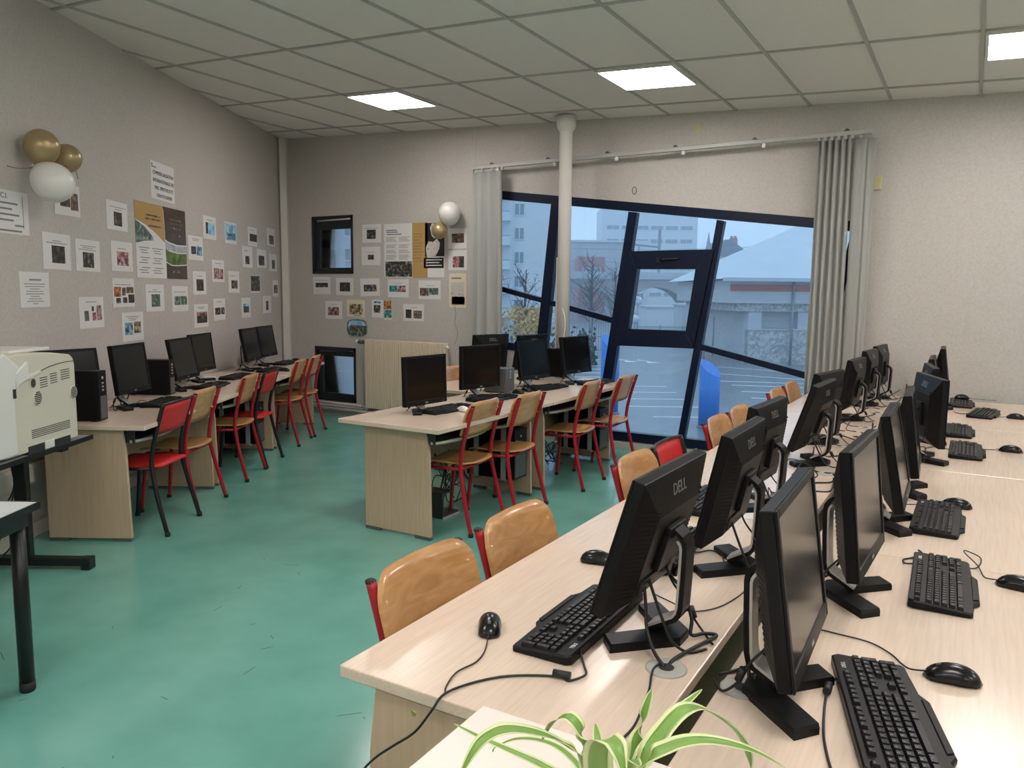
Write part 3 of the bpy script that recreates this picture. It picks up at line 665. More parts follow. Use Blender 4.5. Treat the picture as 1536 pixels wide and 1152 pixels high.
for i in range(4):
    gl = [(UL-(.37), RLD-.065),(.37, RLD-.065)]
    # users at -X: local y -> +X, local x -> -Y  (rz=-90)
    desk('%s maple desk of the long central row, chairs tucked at its window side' % dn[i], UL-.004, RLD, (RLX, RY+UL*(i+1), 0), -pi/2, 'long central double row of desks', grom=gl, inset=.022, fr=.065, bk=.10)
    desk('%s maple desk of the long right row, screens facing right' % dn[i], UL-.004, RRD, (RRX, RY+UL*i, 0), pi/2, 'long central double row of desks', grom=[(.37, RRD-.045),(UL-.37, RRD-.045)], inset=.022, fr=.09, bk=.10)
ML = 1.49; MY = 3.73
desk('near maple desk of the middle row with white mouse on it', ML-.004, .80, (-2.705, MY, 0), pi/2, 'middle row of desks')
desk('far maple desk of the middle row by the window', ML-.004, .80, (-2.70, MY+ML, 0), pi/2, 'middle row of desks')
desk('maple desk behind the middle row, facing the radiator', 1.45, .60, (-4.12, 5.34+1.45, 0), -pi/2, 'middle row of desks')
def lwp(s, d, z=0): return lw(s, d, z)
for k, (s, L, lb) in enumerate(((5.53,1.385,'nearest maple desk along the left wall, beside the printer table'),(4.14,1.47,'middle maple desk along the left wall'),(2.665,1.50,'farthest maple desk along the left wall near the corner'))):
    desk(lb, L-.004, .785, lwp(s,.80), 2*pi/3, 'desks along the left wall', inset=.045)

# ------------------------------------------------------------------ chairs
def rrect(w, h, r, n=7, rb=None):
    """columns (x, zlo, zhi) of a rounded rectangle, rb: radius at the bottom"""
    rb = r if rb is None else rb; xs = []
    for k in range(n+1): xs.append(-w/2 + r*(1-cos(pi/2*k/n)))
    xs += [-w/2+r+(w-2*r)*k/6 for k in range(1,6)]
    xs += [-x for x in xs[n::-1]]
    xs = sorted(set(round(x,5) for x in xs)); out = []
    for x in xs:
        e = max(0, abs(x)-(w/2-r)); c = r-sqrt(max(r*r-e*e,0)); eb = max(0, abs(x)-(w/2-rb)); cb = rb-sqrt(max(rb*rb-eb*eb,0))
        out.append((x, -h/2+cb, h/2-c))
    return out
def make_chair(wood, frame):
    t = thing('school_chair', 'x', 'chair')
    fm = M[frame]; W = .205
    for sx in (-1, 1):
        m = MB(); m.tube(smooth_path([(sx*.228,-.215,.012),(sx*.216,-.155,.25),(sx*.200,-.122,.42),(sx*.194,-.120,.50),(sx*.192,-.147,.64),(sx*.192,-.205,.835)],7), .014, 10); lg = m.build('rear_leg', fm, t)
        m = MB(); m.lathe([(.017,0),(.017,.02),(.0145,.025)], c=(sx*.2285,-.216,0), seg=12); m.build('rubber_foot', M['rub'], lg)
        m = MB(); m.lathe([(.0145,0),(.0145,.006),(.008,.010)], c=(sx*.192,-.2055,.832), seg=12); m.build('end_cap', M['rub'], lg)
        m = MB(); m.tube(smooth_path([(sx*.200,.205,.012),(sx*.192,.180,.25),(sx*.186,.165,.405)],5), .0135, 10); lg = m.build('front_leg', fm, t)
        m = MB(); m.lathe([(.0165,0),(.0165,.02),(.014,.025)], c=(sx*.2005,.206,0), seg=12); m.build('rubber_foot', M['rub'], lg)
    m = MB()
    for sx in (-1,1): m.tube([(sx*.199,-.122,.425),(sx*.186,.165,.415)], .011, 8)
    m.tube([(-.206,-.123,.425),(.206,-.123,.425)], .011, 8); m.tube([(-.186,.165,.412),(.186,.165,.412)], .011, 8); m.build('seat_frame', fm, t)
    if wood:
        g = [[(x, -.155+.38*0+ y*1.0 + .19*0, .438 + .022*(abs(x)/.2)**2 - (.020*max(0,(y-.10)/.10)**2) + (.012*max(0,(-y-.12)/.08)**2)) for y in [lo+(hi-lo)*k/8 for k in range(9)]] for x, lo, hi in rrect(.375,.40,.075)]
        g = [[(x, y+.19, z) for x, y, z in row] for row in g]
        m = MB(); m.sheet(g, .011); m.build('seat', M['ply2'], t)
        yb = lambda x, z: -.116-.064*((z+.1125)/.225) - .030*(1-(x/.2125)**2)
        g = [[(x, yb(x,z), .745+z) for z in [lo+(hi-lo)*k/6 for k in range(7)]] for x, lo, hi in rrect(.425,.225,.085,rb=.03)]
        m = MB(); m.sheet(g, .010); b = m.build('backrest', M['ply'], t)
        m = MB()
        for sx in (-1,1):
            for z in (.695,.785): m.tube([(sx*.182,yb(sx*.182,z-.745)-.02,z),(sx*.182,yb(sx*.182,z-.745)+.0075,z)], .0055, 10)
        m.build('bolt', M['brass'], b)
    else:
        m = MB(); m.sheet([[(x, y+.02, .436) for y in [lo+(hi-lo)*k/4 for k in range(5)]] for x, lo, hi in rrect(.375,.38,.04)], .010); s = m.build('seat', M['redp'], t)
        g = [[(x, -.145-.062*((z+.10)/.20)-.02*(1-(x/.2)**2), .735+z) for z in [lo+(hi-lo)*k/5 for k in range(6)]] for x, lo, hi in rrect(.385,.185,.03)]
        m = MB(); m.sheet(g, .008); b = m.build('backrest', M['redp'], t)
        m = MB(); m.tube(smooth_path([(-.192,-.203,.832),(-.1,-.222,.838),(.1,-.222,.838),(.192,-.203,.832)],6), .009, 8); m.build('top_rail', fm, t)
    return t
chW = make_chair(True, 'redm'); chR = make_chair(False, 'blkm')
tW, tR = tree(chW), tree(chR); used = set()
def chair(kind, label, group, x, y, rz):
    tr, pr_ = (tW, chW) if kind == 'W' else (tR, chR)
    if kind not in used:
        used.add(kind); o = pr_; o['label'] = label; o['group'] = group; o.location = (x,y,0); o.rotation_euler = (0,0,rz); return o
    return place(tr, label, group, (x,y,0), rz)
G1 = 'chairs of the middle row'; G2 = 'chairs along the left wall'; G3 = 'chairs of the central row'
for lb, x, y, a in (('wooden chair with red legs nearest in the middle row',-2.885,4.235,3),('wooden chair with red legs second in the middle row',-2.83,4.735,2),('wooden chair with red legs third in the middle row',-2.775,5.665,3),('wooden chair with red legs last in the middle row by the window',-2.72,6.255,2)):
    chair('W', lb, G1, x, y, pi/2+R(a))
chair('W','wooden chair behind the middle desks in front of the radiator', G1, -4.00, 6.0, -pi/2)
def lchair(kind, lb, s, d, a=0):
    p = lw(s, d-.215, 0); chair(kind, lb, G2, p.x, p.y, 2*pi/3+R(a))
# positions given along the wall
for kind, lb, px, py, a in (('R','red seated chair with black frame nearest along the left wall',-4.40,3.22,-2),('W','wooden chair with red legs beside the black framed chair, second along left wall',-4.64,3.64,-2),('W','wooden chair with red legs third along the left wall',-5.10,4.44,0),('R','red seated chair with black frame fourth along the left wall',-5.35,4.87,0),('W','wooden chair with red legs fifth along the left wall',-5.82,5.71,0),('W','wooden chair with red legs last along the left wall by the corner',-6.06,6.17,0)):
    q = Vector((px,py,0)) - CA; s = q.dot(D0); d = q.dot(N0); lchair(kind, lb, s, d, a)
for kind, lb, x, y, a in (('W','wooden chair nearest in the central row, its back behind the near desk edge',-1.045,1.63,0),('W','wooden chair second in the central row, right behind the nearest one',-1.05,2.13,0),('W','wooden chair third in the central row, before the red one',-1.05,3.17,0),('R','red backed chair with black frame in the central row',-1.04,3.62,0),('W','wooden chair fifth in the central row, just past the red one',-1.04,4.42,0),('W','wooden chair sixth in the central row, near the blue post outside',-1.04,4.90,0),('W','wooden chair seventh in the central row',-1.04,5.98,0),('W','wooden chair last in the central row by the blinds',-1.04,6.52,0)):
    chair(kind, lb, G3, x, y, -pi/2+R(a))
# ------------------------------------------------------------------ monitors
MW, MH = .418, .335
RX = Matrix.Rotation(pi/2,4,'X')
def make_monitor():
    """screen faces local +X; origin on the desk under the middle of the screen"""
    t = thing('monitor', 'x', 'monitor')
    w, h = MW/2, MH/2
    # casing (local: x depth, y sideways, z up), origin at the centre of the front face
    m = MB(); f = lambda u,v,q:(q,u,v)
    q0 = [(-w,-h),(w,-h),(w,h),(-w,h)]
    m.prism(q0, -.030, -.004, f)
    m.prism([(-w+.075,-h+.035),(w-.075,-h+.035),(w-.075,h-.085),(-w+.075,h-.085)], -.062, -.030, f, top=[(-w+.002,-h+.002),(w-.002,-h+.002),(w-.002,h-.002),(-w+.002,h-.002)])
    for a,b,c,d in ((-w,-w+.018,-h,h),(w-.018,w,-h,h),(-w+.018,w-.018,h-.018,h),(-w+.018,w-.018,-h,-h+.032)): m.box(-.004,.002,a,b,c,d)
    case = m.build('casing', M['blk'], t, bevel=.0025)
    m = MB(); m.box(-.004,-.0015,-w+.017,w-.017,-h+.031,h-.017); m.build('screen', M['screen'], case)
    for sy in (-1,1):                                   # ribs of the cooling vents on the side slopes
        m = MB()
        for k in range(20):
            z = -h+.045+k*.0115; m.prism([(sy*(w-.012),-.0305),(sy*(w-.012),-.0345),(sy*(w-.072),-.0625),(sy*(w-.072),-.0595)], z, z+.0045, lambda u,v,q:(v,u,q))
        m.build('vent', M['blk'], case)
    m = MB(); m.box(-.075,-.060,-.055,.055,-.075,.04); m.box(-.066,-.058,-.12,.12,-h+.045,-h+.085); m.build('rear_hub', M['blk'], case, bevel=.004)
    # maker's mark: rear slope and lower front edge
    ang = math.atan2(.032,.083)
    mt = Matrix.Translation((-.0455,0,h-.043)) @ Matrix.Rotation(ang,4,'Y') @ Matrix.Rotation(-pi/2,4,'Z') @ RX
    text_mesh('maker_mark', 'DELL', .040, M['logo'], case, mt, .0014)
    text_mesh('maker_mark', 'DELL', .013, M['silver'], case, Matrix.Translation((.0022,0,-h+.015)) @ Matrix.Rotation(pi/2,4,'Z') @ RX, .0006)
    m = MB(); m.box(.001,.0028,w-.05,w-.036,-h+.008,-h+.014); m.build('power_button', M['gray'], case)
    # stand
    P = [(-.105,.03),(.02,.155),(.058,.108),(-.030,.012),(-.030,-.012),(.058,-.108),(.02,-.155),(-.105,-.03)]
    tp = [(a*.97-.001, b*.965) for a,b in P]
    m = MB(); m.prism(P, 0, .014, lambda u,v,q:(u,v,q)); m.prism(P, .014, .021, lambda u,v,q:(u,v,q), top=tp); m.build('base', M['blk'], t)
    def ribbon(path, wd, th, mt, nm, par, taper=None):
        m = MB(); pts = [Vector((a,0,b)) for a,b in path]; ring = []
        for i,p in enumerate(pts):
            d = (pts[min(i+1,len(pts)-1)]-pts[max(i-1,0)]).normalized(); n = Vector((-d.z,0,d.x))
            ring.append([m.bm.verts.new(p+n*(a*th/2)+Vector((0,b*wd/2,0))) for a,b in ((1,1),(1,-1),(-1,-1),(-1,1))])
        for A,B in zip(ring,ring[1:]):
            for k in range(4): m._f([A[k],A[(k+1)%4],B[(k+1)%4],B[k]])
        m._f(ring[0]); m._f(ring[-1][::-1]); return m.build(nm, mt, par)
    path = [(-.020,.023),(-.060,.046),(-.086,.061),(-.095,.074),(-.099,.092),(-.103,.17),(-.105,.246),(-.103,.260),(-.095,.273),(-.076,.289),(-.062,.290)]
    nk = ribbon([(a-.002,b) for a,b in path], .056, .010, M['blk'], 'neck', t)
    ribbon([(-.020,.031),(-.056,.053),(-.080,.067),(-.088,.078),(-.091,.093),(-.095,.17),(-.097,.244),(-.095,.254),(-.088,.264)], .058, .006, M['silver'], 'neck_liner', nk)
    m = MB(); m.tube([(-.066,-.034,.283),(-.066,.034,.283)], .016, 14); m.build('hinge', M['blk'], nk)
    # leads hanging from the casing to the desk
    m = MB(); m.tube(smooth_path([(-.028,.06,.20),(-.045,.062,.15),(-.075,.07,.08),(-.10,.072,.03),(-.135,.06,.006),(-.165,.02,.006)],6), .0038, 7)
    m.tube(smooth_path([(-.028,-.05,.20),(-.05,-.052,.14),(-.085,-.056,.09),(-.105,-.06,.045),(-.14,-.05,.007),(-.17,-.01,.007)],6), .003, 7)
    m.tube([(-.098,-.0585,.075),(-.108,-.059,.045)], .008, 8); m.build('lead', M['cable'], t)
    return t, case
mon0, mcase = make_monitor(); tM = tree(mon0); first = [True]
def monitor(label, group, x, y, zc, yaw, tilt, z=.73):
    if first[0]: o = mon0; first[0] = False; o['label'] = label; o['group'] = group; o.location = (x,y,z); o.rotation_euler = (0,0,R(yaw))
    else: o = place(tM, label, group, (x,y,z), R(yaw))
    for c in kids(o):
        n = c.name.split('.')[0]
        if n == 'casing': c.location = (0,0,zc); c.rotation_euler = (0,-R(tilt),0)
        elif n in ('neck',): c.location = (-sin(R(tilt))*0.0, 0, 0); c.scale = (1,1,(zc+.005)/.288)
        elif n == 'lead': c.scale = (1,1,(zc-.12)/.17)
    return o
GL, GR, GM, GW = 'monitors seen from behind', 'monitors facing right', 'monitors of the middle desks', 'monitors along the left wall'
for a in (('nearest monitor seen from behind, strongly tilted, over a keyboard',GL,-.646,1.748,.270,178.9,16.7),
 ('second monitor seen from behind, with ribbed back',GL,-.612,2.33,.276,180.4,12.5),
 ('third monitor seen from behind, behind the raised top of the nearest right facing screen',GL,-.69,3.067,.253,176.4,8),
 ('fourth monitor seen from behind, strongly tilted',GL,-.661,4.02,.250,177,17.9),
 ('fifth monitor seen from behind, turned a little before the blinds',GL,-.707,4.637,.239,170,9.6),
 ('sixth monitor seen from behind, against pale wall edge of the blinds',GL,-.68,5.60,.247,175,9),
 ('seventh monitor seen from behind, second from the back wall',GL,-.675,6.42,.255,175,5),
 ('eighth monitor seen from behind, closest to the back wall',GL,-.64,6.94,.262,175,0),
 ('nearest monitor facing right, bronze glare on its screen',GR,-.256,1.602,.281,1.1,8.3),
 ('second monitor facing right, behind the nearest one',GR,-.207,2.27,.274,-2.7,6.2),
 ('third monitor facing right, leaning back',GR,-.188,3.077,.262,.8,10.7),
 ('fourth monitor facing right, seen almost edge on',GR,-.171,3.657,.267,1.9,8.1),
 ('fifth monitor facing right, turned to show its back in blue light',GR,-.140,4.43,.262,19,0),
 ('sixth monitor facing right, its top corner just over the turned one',GR,-.150,5.02,.270,9,6),
 ('seventh monitor facing right, thin dark edge left of the last ones',GR,-.160,5.62,.280,1,10),
 ('eighth monitor facing right, closest to the back wall',GR,-.135,6.62,.285,1,8),
 ('nearest monitor of the middle row, left of the white mouse',GM,-3.175,4.242,.225,-5.5,1.6),
 ('second monitor of the middle row, behind two chair backs',GM,-3.27,5.08,.245,-13,0),
 ('third monitor of the middle row, in front of the column',GM,-3.23,5.86,.250,-8,9),
 ('fourth monitor of the middle row, beside the column base at the window',GM,-3.08,6.39,.265,-10,8.8),
 ('monitor seen from behind on the rear middle desk, under the left blind',GM,-3.72,5.90,.284,165,6.4),
 ('monitor seen from behind on the rear middle desk, next to the black tower',GM,-3.64,6.50,.262,168,11),
 ('monitor half hidden by the white printer, on the left wall desk',GW,-4.9255,2.807,.27,0,10),
 ('second monitor along the left wall, with silver maker mark, by black tower',GW,-4.965,3.27,.279,27.3,6.9),
 ('third monitor along the left wall, partly behind a black tower',GW,-5.52,4.10,.262,28.9,10.6),
 ('fourth monitor along the left wall, overlapping the third one',GW,-5.895,4.574,.264,27.4,6.7),
 ('fifth monitor along the left wall, second from the corner',GW,-6.312,5.486,.270,28.8,10),
 ('last monitor along the left wall, nearest the corner',GW,-6.60,5.95,.268,25.8,10)):
    monitor(*a)

# ------------------------------------------------------------------ keyboards
def make_keyboard():
    """user at local -Y, local +X to the user's right"""
    t = thing('keyboard', 'x', 'keyboard'); w = .228
    def case_z(y): return .014 + .010*(y+.075)/.15
    m = MB()
    out = [(-w,-.068),(-w+.008,-.074),(-.15,-.078),(-.125,-.092),(.075,-.092),(.10,-.078),(w-.008,-.074),(w,-.068),(w,.066),(w-.01,.078),(-w+.01,.078),(-w,.066)]
    top = [(x*.985, y*.96) for x,y in out]
    bt = [m.bm.verts.new((x,y,.002)) for x,y in out]; md = [m.bm.verts.new((x,y,case_z(y)-.004)) for x,y in out]; tp = [m.bm.verts.new((x,y,case_z(y))) for x,y in top]
    n = len(out); m._f(bt[::-1]); m._f(tp)
    for A,B in ((bt,md),(md,tp)):
        for i in range(n): m._f([A[i],A[(i+1)%n],B[(i+1)%n],B[i]])
    m.box(-w+.01,w-.01,.055,.070,0,.004); c = m.build('case', M['blk'], t)
    m = MB(); m.prism([(-.115,-.089),(.065,-.089),(.075,-.075),(-.125,-.075)], .0135, .0165, lambda u,v,q:(u,v,q)); m.build('front_bar', M['blk'], t, bevel=.002)
    keys = []                                            # (x centre, y centre, width, text)
    u = .0188; x0 = -.213
    def row(y, items, x=x0):
        for it in items:
            wd, tx = it if isinstance(it, tuple) else (1, it)
            if tx is not None: keys.append((x+wd*u/2, y, wd*u, tx))
            x += wd*u
    ys = [.058,.030,.0115,-.007,-.0255,-.044]
    row(ys[0], ['esc',(1,None),'F1','F2','F3','F4',(.5,None),'F5','F6','F7','F8',(.5,None),'F9','F10','F11','F12'])
    row(ys[1], ['2','&','é','"',"'",'(','-','è','_','ç','à',')','=',(2,'<-')])
    row(ys[2], [(1.5,'tab')]+list('AZERTYUIOP')+['^','$',(1.5,'')])
    row(ys[3], [(1.75,'maj')]+list('QSDFGHJKLM')+['ù','*',(1.25,'ent')])
    row(ys[4], [(1.25,'shift'),'<']+list('WXCVBN')+[',',';',':','!',(2.75,'shift')])
    row(ys[5], [(1.5,'ctrl'),(1,''),(1.5,'alt'),(6,''),(1.5,'altgr'),(1,''),(1,''),(1.5,'ctrl')])
    xn = x0+15.35*u
    row(ys[1], ['ins','home','pgup'], xn); row(ys[2], ['del','end','pgdn'], xn); row(ys[4], [(1,None),'^'], xn); row(ys[5], ['<','v','>'], xn)
    row(ys[0], ['prt','scr','pau'], xn)
    xp = xn+3.3*u
    row(ys[1], ['num','/','*','-'], xp); row(ys[2], ['7','8','9'], xp); row(ys[3], ['4','5','6'], xp); row(ys[4], ['1','2','3'], xp); row(ys[5], [(2,'0'),'.'], xp)
    keys.append((xp+3.5*u,(ys[2]+ys[3])/2,u,'+')); keys.append((xp+3.5*u,(ys[4]+ys[5])/2,u,'ent'))
    # squeeze the whole field into the case width
    xm = max(k[0]+k[2]/2 for k in keys); sc = (w-.008 - (-w+.008))/(xm-x0); off = -w+.008 - x0*sc
    m = MB(); leg = bpy.data.curves
    KZ = []
    for x,y,wd,tx in keys:
        x = x*sc+off; wd *= sc; hh = .0165 if tx not in ('+',) and not (tx == 'ent' and wd < .02 and x > .15) else .035
        z = case_z(y)-.001; a, b = wd/2-.0008, hh/2
        m.prism([(x-a,y-b),(x+a,y-b),(x+a,y+b),(x-a,y+b)], z, z+.0085, lambda u_,v_,q:(u_,v_,q), top=[(x-a+.0022,y-b+.0018),(x+a-.0022,y-b+.0018),(x+a-.0022,y+b-.0038),(x-a+.0022,y+b-.0038)])
        KZ.append((x,y,z+.0087,tx))
    m.build('keys', M['key'], t)
    me_all = MB()
    for x,y,z,tx in KZ:
        if not tx: continue
        o = text_mesh('glyph', tx, .0075 if len(tx) == 1 else .0048, M['legend'], None, Matrix.Translation((x-.001*(len(tx)==1),y+.001,z)), .0001)
        me_all.bm.from_mesh(o.data); d = o.data; bpy.data.objects.remove(o); bpy.data.meshes.remove(d)
    me_all.build('key_lettering', M['legend'], t)
    text_mesh('maker_mark', 'DELL', .013, M['white'], t, Matrix.Translation((.172,.059,case_z(.06)+.0006)), .0004)
    return t
kb0 = make_keyboard(); tK = tree(kb0); kfirst = [True]
def flat_cable(pts, r, parent, ferrite=None, nm='cable'):
    m = MB(); m.tube(smooth_path(pts, 7), r, 7)
    if ferrite: m.tube([ferrite[0], ferrite[1]], .0085, 10)
    return m.build(nm, M['cable'], parent)
GK = 'black keyboards on the desks'
def to_local(o, pts):
    mw = Matrix.Translation(o.location) @ o.rotation_euler.to_matrix().to_4x4(); iv = mw.inverted(); return [iv @ Vector(p) for p in pts]
def keyboard(label, x, y, rz, cable=None, ferrite=None, z=.73):
    if kfirst[0]: o = kb0; kfirst[0] = False; o['label'] = label; o['group'] = GK; o.location = (x,y,z); o.rotation_euler = (0,0,R(rz))
    else: o = place(tK, label, GK, (x,y,z), R(rz))
    if cable == 'auto':
        rr = random.Random(int(x*997+y*131)); s = rr.choice((-1,1))
        flat_cable([(.02*s,.074,.006),(.03*s,.095,.004),(.07*s,.12,.0035),(.05*s,.16,.0035),(-.02*s,.19,.0035)], .0024, o)
    elif cable: flat_cable(to_local(o, cable), .0027, o, to_local(o, ferrite) if ferrite else None)
    return o
D = .7335
keyboard('black keyboard under the nearest tilted monitor, number pad towards the viewer', -.795,1.712,-90,
  [(-.722,1.545,.745),(-.690,1.50,.736),(-.668,1.46,.737),(-.690,1.425,D),(-.715,1.43,D),(-.775,1.40,D),(-.825,1.36,D),(-.865,1.30,D),(-.882,1.235,D+.002),(-.890,1.203,.712),(-.926,1.195,.66),(-.979,1.19,.615),(-1.024,1.19,.576),(-1.06,1.185,.535),(-1.12,1.17,.45),(-1.16,1.16,.30)], [(-.690,1.432,.741),(-.728,1.425,.741)])
keyboard('black keyboard under second monitor seen from behind', -.80,2.36,-90,'auto')
keyboard('black keyboard under third monitor seen from behind', -.87,3.02,-90,'auto')
keyboard('black keyboard under fourth monitor seen from behind', -.86,3.98,-92,'auto')
keyboard('black keyboard under sixth monitor seen from behind', -.86,5.50,-88,'auto')
keyboard('black keyboard nearest the viewer at bottom right, in front of the nearest right facing screen', -.09,1.62,105,
  [(-.155,1.738,.742),(-.190,1.742,.738),(-.207,1.70,.737),(-.205,1.62,D),(-.190,1.505,D),(-.175,1.438,D),(-.155,1.37,D),(-.13,1.28,D),(-.135,1.20,D)], [(-.208,1.685,.741),(-.207,1.652,.741)])
keyboard('black keyboard before the second right facing screen, cable looped at its far end', -.025,2.49,91.5,
  [(-.105,2.62,.741),(-.128,2.625,.737),(-.135,2.67,D),(-.115,2.70,D),(-.085,2.755,D),(-.10,2.80,D)])
keyboard('black keyboard before the third right facing screen', -.062,3.225,89.5,'auto')
keyboard('black keyboard just right of the turned blue-lit monitor', .018,4.76,90,'auto')
keyboard('black keyboard half hidden behind the turned monitor', -.03,5.44,90,'auto')
keyboard('slim black keyboard lying askew near the back wall end of right row', .115,6.36,82,'auto')
keyboard('black keyboard with a mouse resting on it at the back wall', -.03,6.88,90,'auto')
keyboard('black keyboard of the nearest middle row monitor beside the white mouse', -3.115,4.405,88,'auto')
keyboard('black keyboard of the second middle row monitor', -3.145,5.06,76,'auto')
keyboard('black keyboard of the third middle row monitor', -3.12,5.90,82,'auto')
keyboard('black keyboard of the fourth middle row monitor by the window', -2.93,6.50,85,'auto')
def lkey(lb, s_off, x, y, a=0): keyboard(lb, x, y, 120+a, 'auto')
lkey('black keyboard of the second left wall monitor', 0, -5.00,3.52,4); lkey('black keyboard behind the tower of the third left wall monitor', 0, -5.52,4.36)
lkey('black keyboard of the fourth left wall monitor, laid beside paper', 0, -5.92,4.95,-3); lkey('black keyboard of the fifth left wall monitor', 0, -6.14,5.56); lkey('black keyboard of the last left wall monitor', 0, -6.60,6.20)

# ------------------------------------------------------------------ mice
def make_mouse(mt, wheel):
    t = thing('computer_mouse', 'x', 'mouse'); m = MB()
    g = []; nu, nv = 14, 10
    rings = []
    for i in range(nu+1):
        tt = i/nu; y = -.058+.116*tt
        wd = .031*(max(0,1-abs(2*tt-1)**3.2)**.5)*(1-.10*sin(pi*tt)*(1 if .45<tt<.75 else .6)); hh = .036*(sin(pi*min(1,tt*.80+.12))**.75)*(max(0,1-abs(2*tt-1)**7)**.6)
        rings.append([m.bm.verts.new((wd*cos(pi*k/nv), y, .003+hh*sin(pi*k/nv)**.85 if 0<k<nv else .003)) for k in range(nv+1)])
    for a,b in zip(rings,rings[1:]):
        for k in range(nv):
            f = m._f([a[k],a[k+1],b[k+1],b[k]]);
            if f: f.smooth = True
        m._f([a[nv],a[0],b[0],b[nv]])
    bmesh.ops.remove_doubles(m.bm, verts=m.bm.verts[:], dist=.0002); bmesh.ops.contextual_create
    m.build('shell', M[mt], t)
    m = MB(); m.tube([(-.0035,.026,.0268),(.0035,.026,.0268)], .0080, 14); m.build('wheel', M[wheel], t)
    m = MB(); m.box(-.020,.020,-.044,.044,0,.0045); m.build('glide_pad', M['rub'], t)
    return t
ms0 = make_mouse('blkgloss','gray'); tMs = tree(ms0); ms1 = make_mouse('paint','gray'); mfirst = [True]
def mouse(label, x, y, rz, cable='auto', z=.73, o=None):
    if o is None:
        if mfirst[0]: o = ms0; mfirst[0] = False
        else: o = dup(tMs)
    o['label'] = label; o['group'] = 'mice on the desks'; o.location = (x,y,z); o.rotation_euler = (0,0,R(rz))
    if cable == 'auto':
        s = 1 if int(abs(x*100)) % 2 else -1
        cable = None; flat_cable([(0,.055,.012),(0,.075,.004),(.02*s,.11,.0028),(.06*s,.15,.0028),(.09*s,.22,.0028)], .0018, o)
    elif cable: flat_cable(to_local(o, cable), .0019, o)
mouse('black mouse with shiny wheel alone on the nearest desk corner', -.972,1.555,-150,[(-.945,1.505,.742),(-.935,1.485,.735),(-.915,1.44,D),(-.905,1.39,D),(-.915,1.33,D),(-.90,1.27,D),(-.885,1.245,D)])
mouse('black mouse partly behind the lower edge of the nearest tilted monitor', -.945,2.14,-80)
mouse('glossy black mouse beside the nearest keyboard at right', .016,1.868,97,[(-.034,1.862,.742),(-.065,1.866,.736),(-.085,1.89,D),(-.11,1.93,D),(-.16,1.97,D),(-.24,1.98,D),(-.30,1.985,D)])
mouse('black mouse at the right edge of view beside the looped cable', .165,2.585,80,[(.116,2.594,.742),(.09,2.61,.737),(.080,2.64,D),(.065,2.70,D+.01),(.03,2.78,D+.02),(.035,2.84,D+.01),(.075,2.80,D+.004),(.06,2.70,D),(.01,2.70,D)])
mouse('black mouse at far end of the third right row keyboard', -.005,3.475,88)
mouse('black mouse at the right edge beside the fourth row keyboard', .225,4.905,85)
mouse('black mouse at right edge near the askew keyboard', .30,6.28,80)
mouse('black mouse resting on the keyboard by the back wall', -.03,7.03,-60,'auto',.756)
mouse('white mouse on the near middle desk by a chair back', -3.00,4.43,75,'auto',.73,ms1)
mouse('black mouse left of the third middle row keyboard', -3.17,5.62,80)
mouse('black mouse right of the second middle row keyboard', -3.16,5.47,85)
mouse('black mouse on the left wall desk before third monitor', -5.55,4.36,120); mouse('black mouse on the left wall desk by the last keyboard', -6.72,6.47,120); mouse('black mouse on the fifth left wall keyboard side', -6.00,5.62,110)

# ------------------------------------------------------------------ computer towers
def tower(label, loc, rz, w=.10, d=.33, h=.31, grey=False, group='computer towers'):
    """front panel at local -Y"""
    t = thing('computer_tower', label, 'computer', loc, rz, group)
    m = MB(); m.box(-w/2,w/2,-d/2+.02,d/2,.004,h); m.build('case', M['gray'] if grey else M['blk'], t, bevel=.004)
    m = MB(); m.box(-w/2,w/2,-d/2,-d/2+.022,.004,h); fp = m.build('front_panel', M['gray'] if grey else M['blk'], t, bevel=.006)
    m = MB(); m.box(-w/2+.015,w/2-.015,-d/2-.0015,-d/2,h*.05,h*.50); m.build('grille', M['gray'], fp)
    m = MB()
    for k in range(3): m.box(-.008,.008,-d/2-.003,-d/2,h*.60+.022*k,h*.60+.010+.022*k)
    m.build('port', M['silver'], fp)
    m = MB(); m.tube([(0,-d/2-.003,h*.86),(0,-d/2+.002,h*.86)], .009, 14); m.build('power_button', M['silver'], fp)
    for sx in (-1,1):
        for sy in (-1,1):
            m = MB(); m.box(sx*w/2-.012*(1+sx)/1, sx*w/2+.012*(1-sx)/1, sy*(d/2-.04)-.015, sy*(d/2-.04)+.015, 0, .005); m.build('foot', M['rub'], t)
    return t
tower('black tower beside the printer on the left wall desk', (-4.748,2.79,.73), 2*pi/3, .098,.25,.315)
tower('black tower between two monitors on the left wall desk', (-5.50,3.78,.73), 2*pi/3, .10,.33,.275)
tower('small grey tower on the middle desks beside the second monitor', (-3.36,5.50,.73), pi/2+.1, .17,.20,.20, True)
tower('black tower on the rear middle desk beside the column', (-3.55,6.80,.73), -pi/2, .10,.34,.28)
def holder(label, loc, rz, w=.19, h=.42):
    o = tower(label, loc, rz, w, .42, h-.04, False, 'towers under the desks')
    m = MB(); e = w/2+.012
    for y in (-.12,.12): m.box(-e,-e+.008,y-.02,y+.02,-.012,h+.012); m.box(e-.008,e,y-.02,y+.02,-.012,h+.012); m.box(-e,e,y-.02,y+.02,-.012,-.004); m.box(-e,e,y-.02,y+.02,h+.004,h+.012)
    m.build('holder_frame', M['silver'], o)
    return o
holder('black tower in a metal holder under the near middle desk', (-3.06,4.98,.16), pi/2)
holder('black tower in a metal holder under the far middle desk', (-3.02,6.42,.14), pi/2)
holder('black tower in a metal holder under the middle left wall desk', lw(2.92,.42,.12), 2*pi/3)
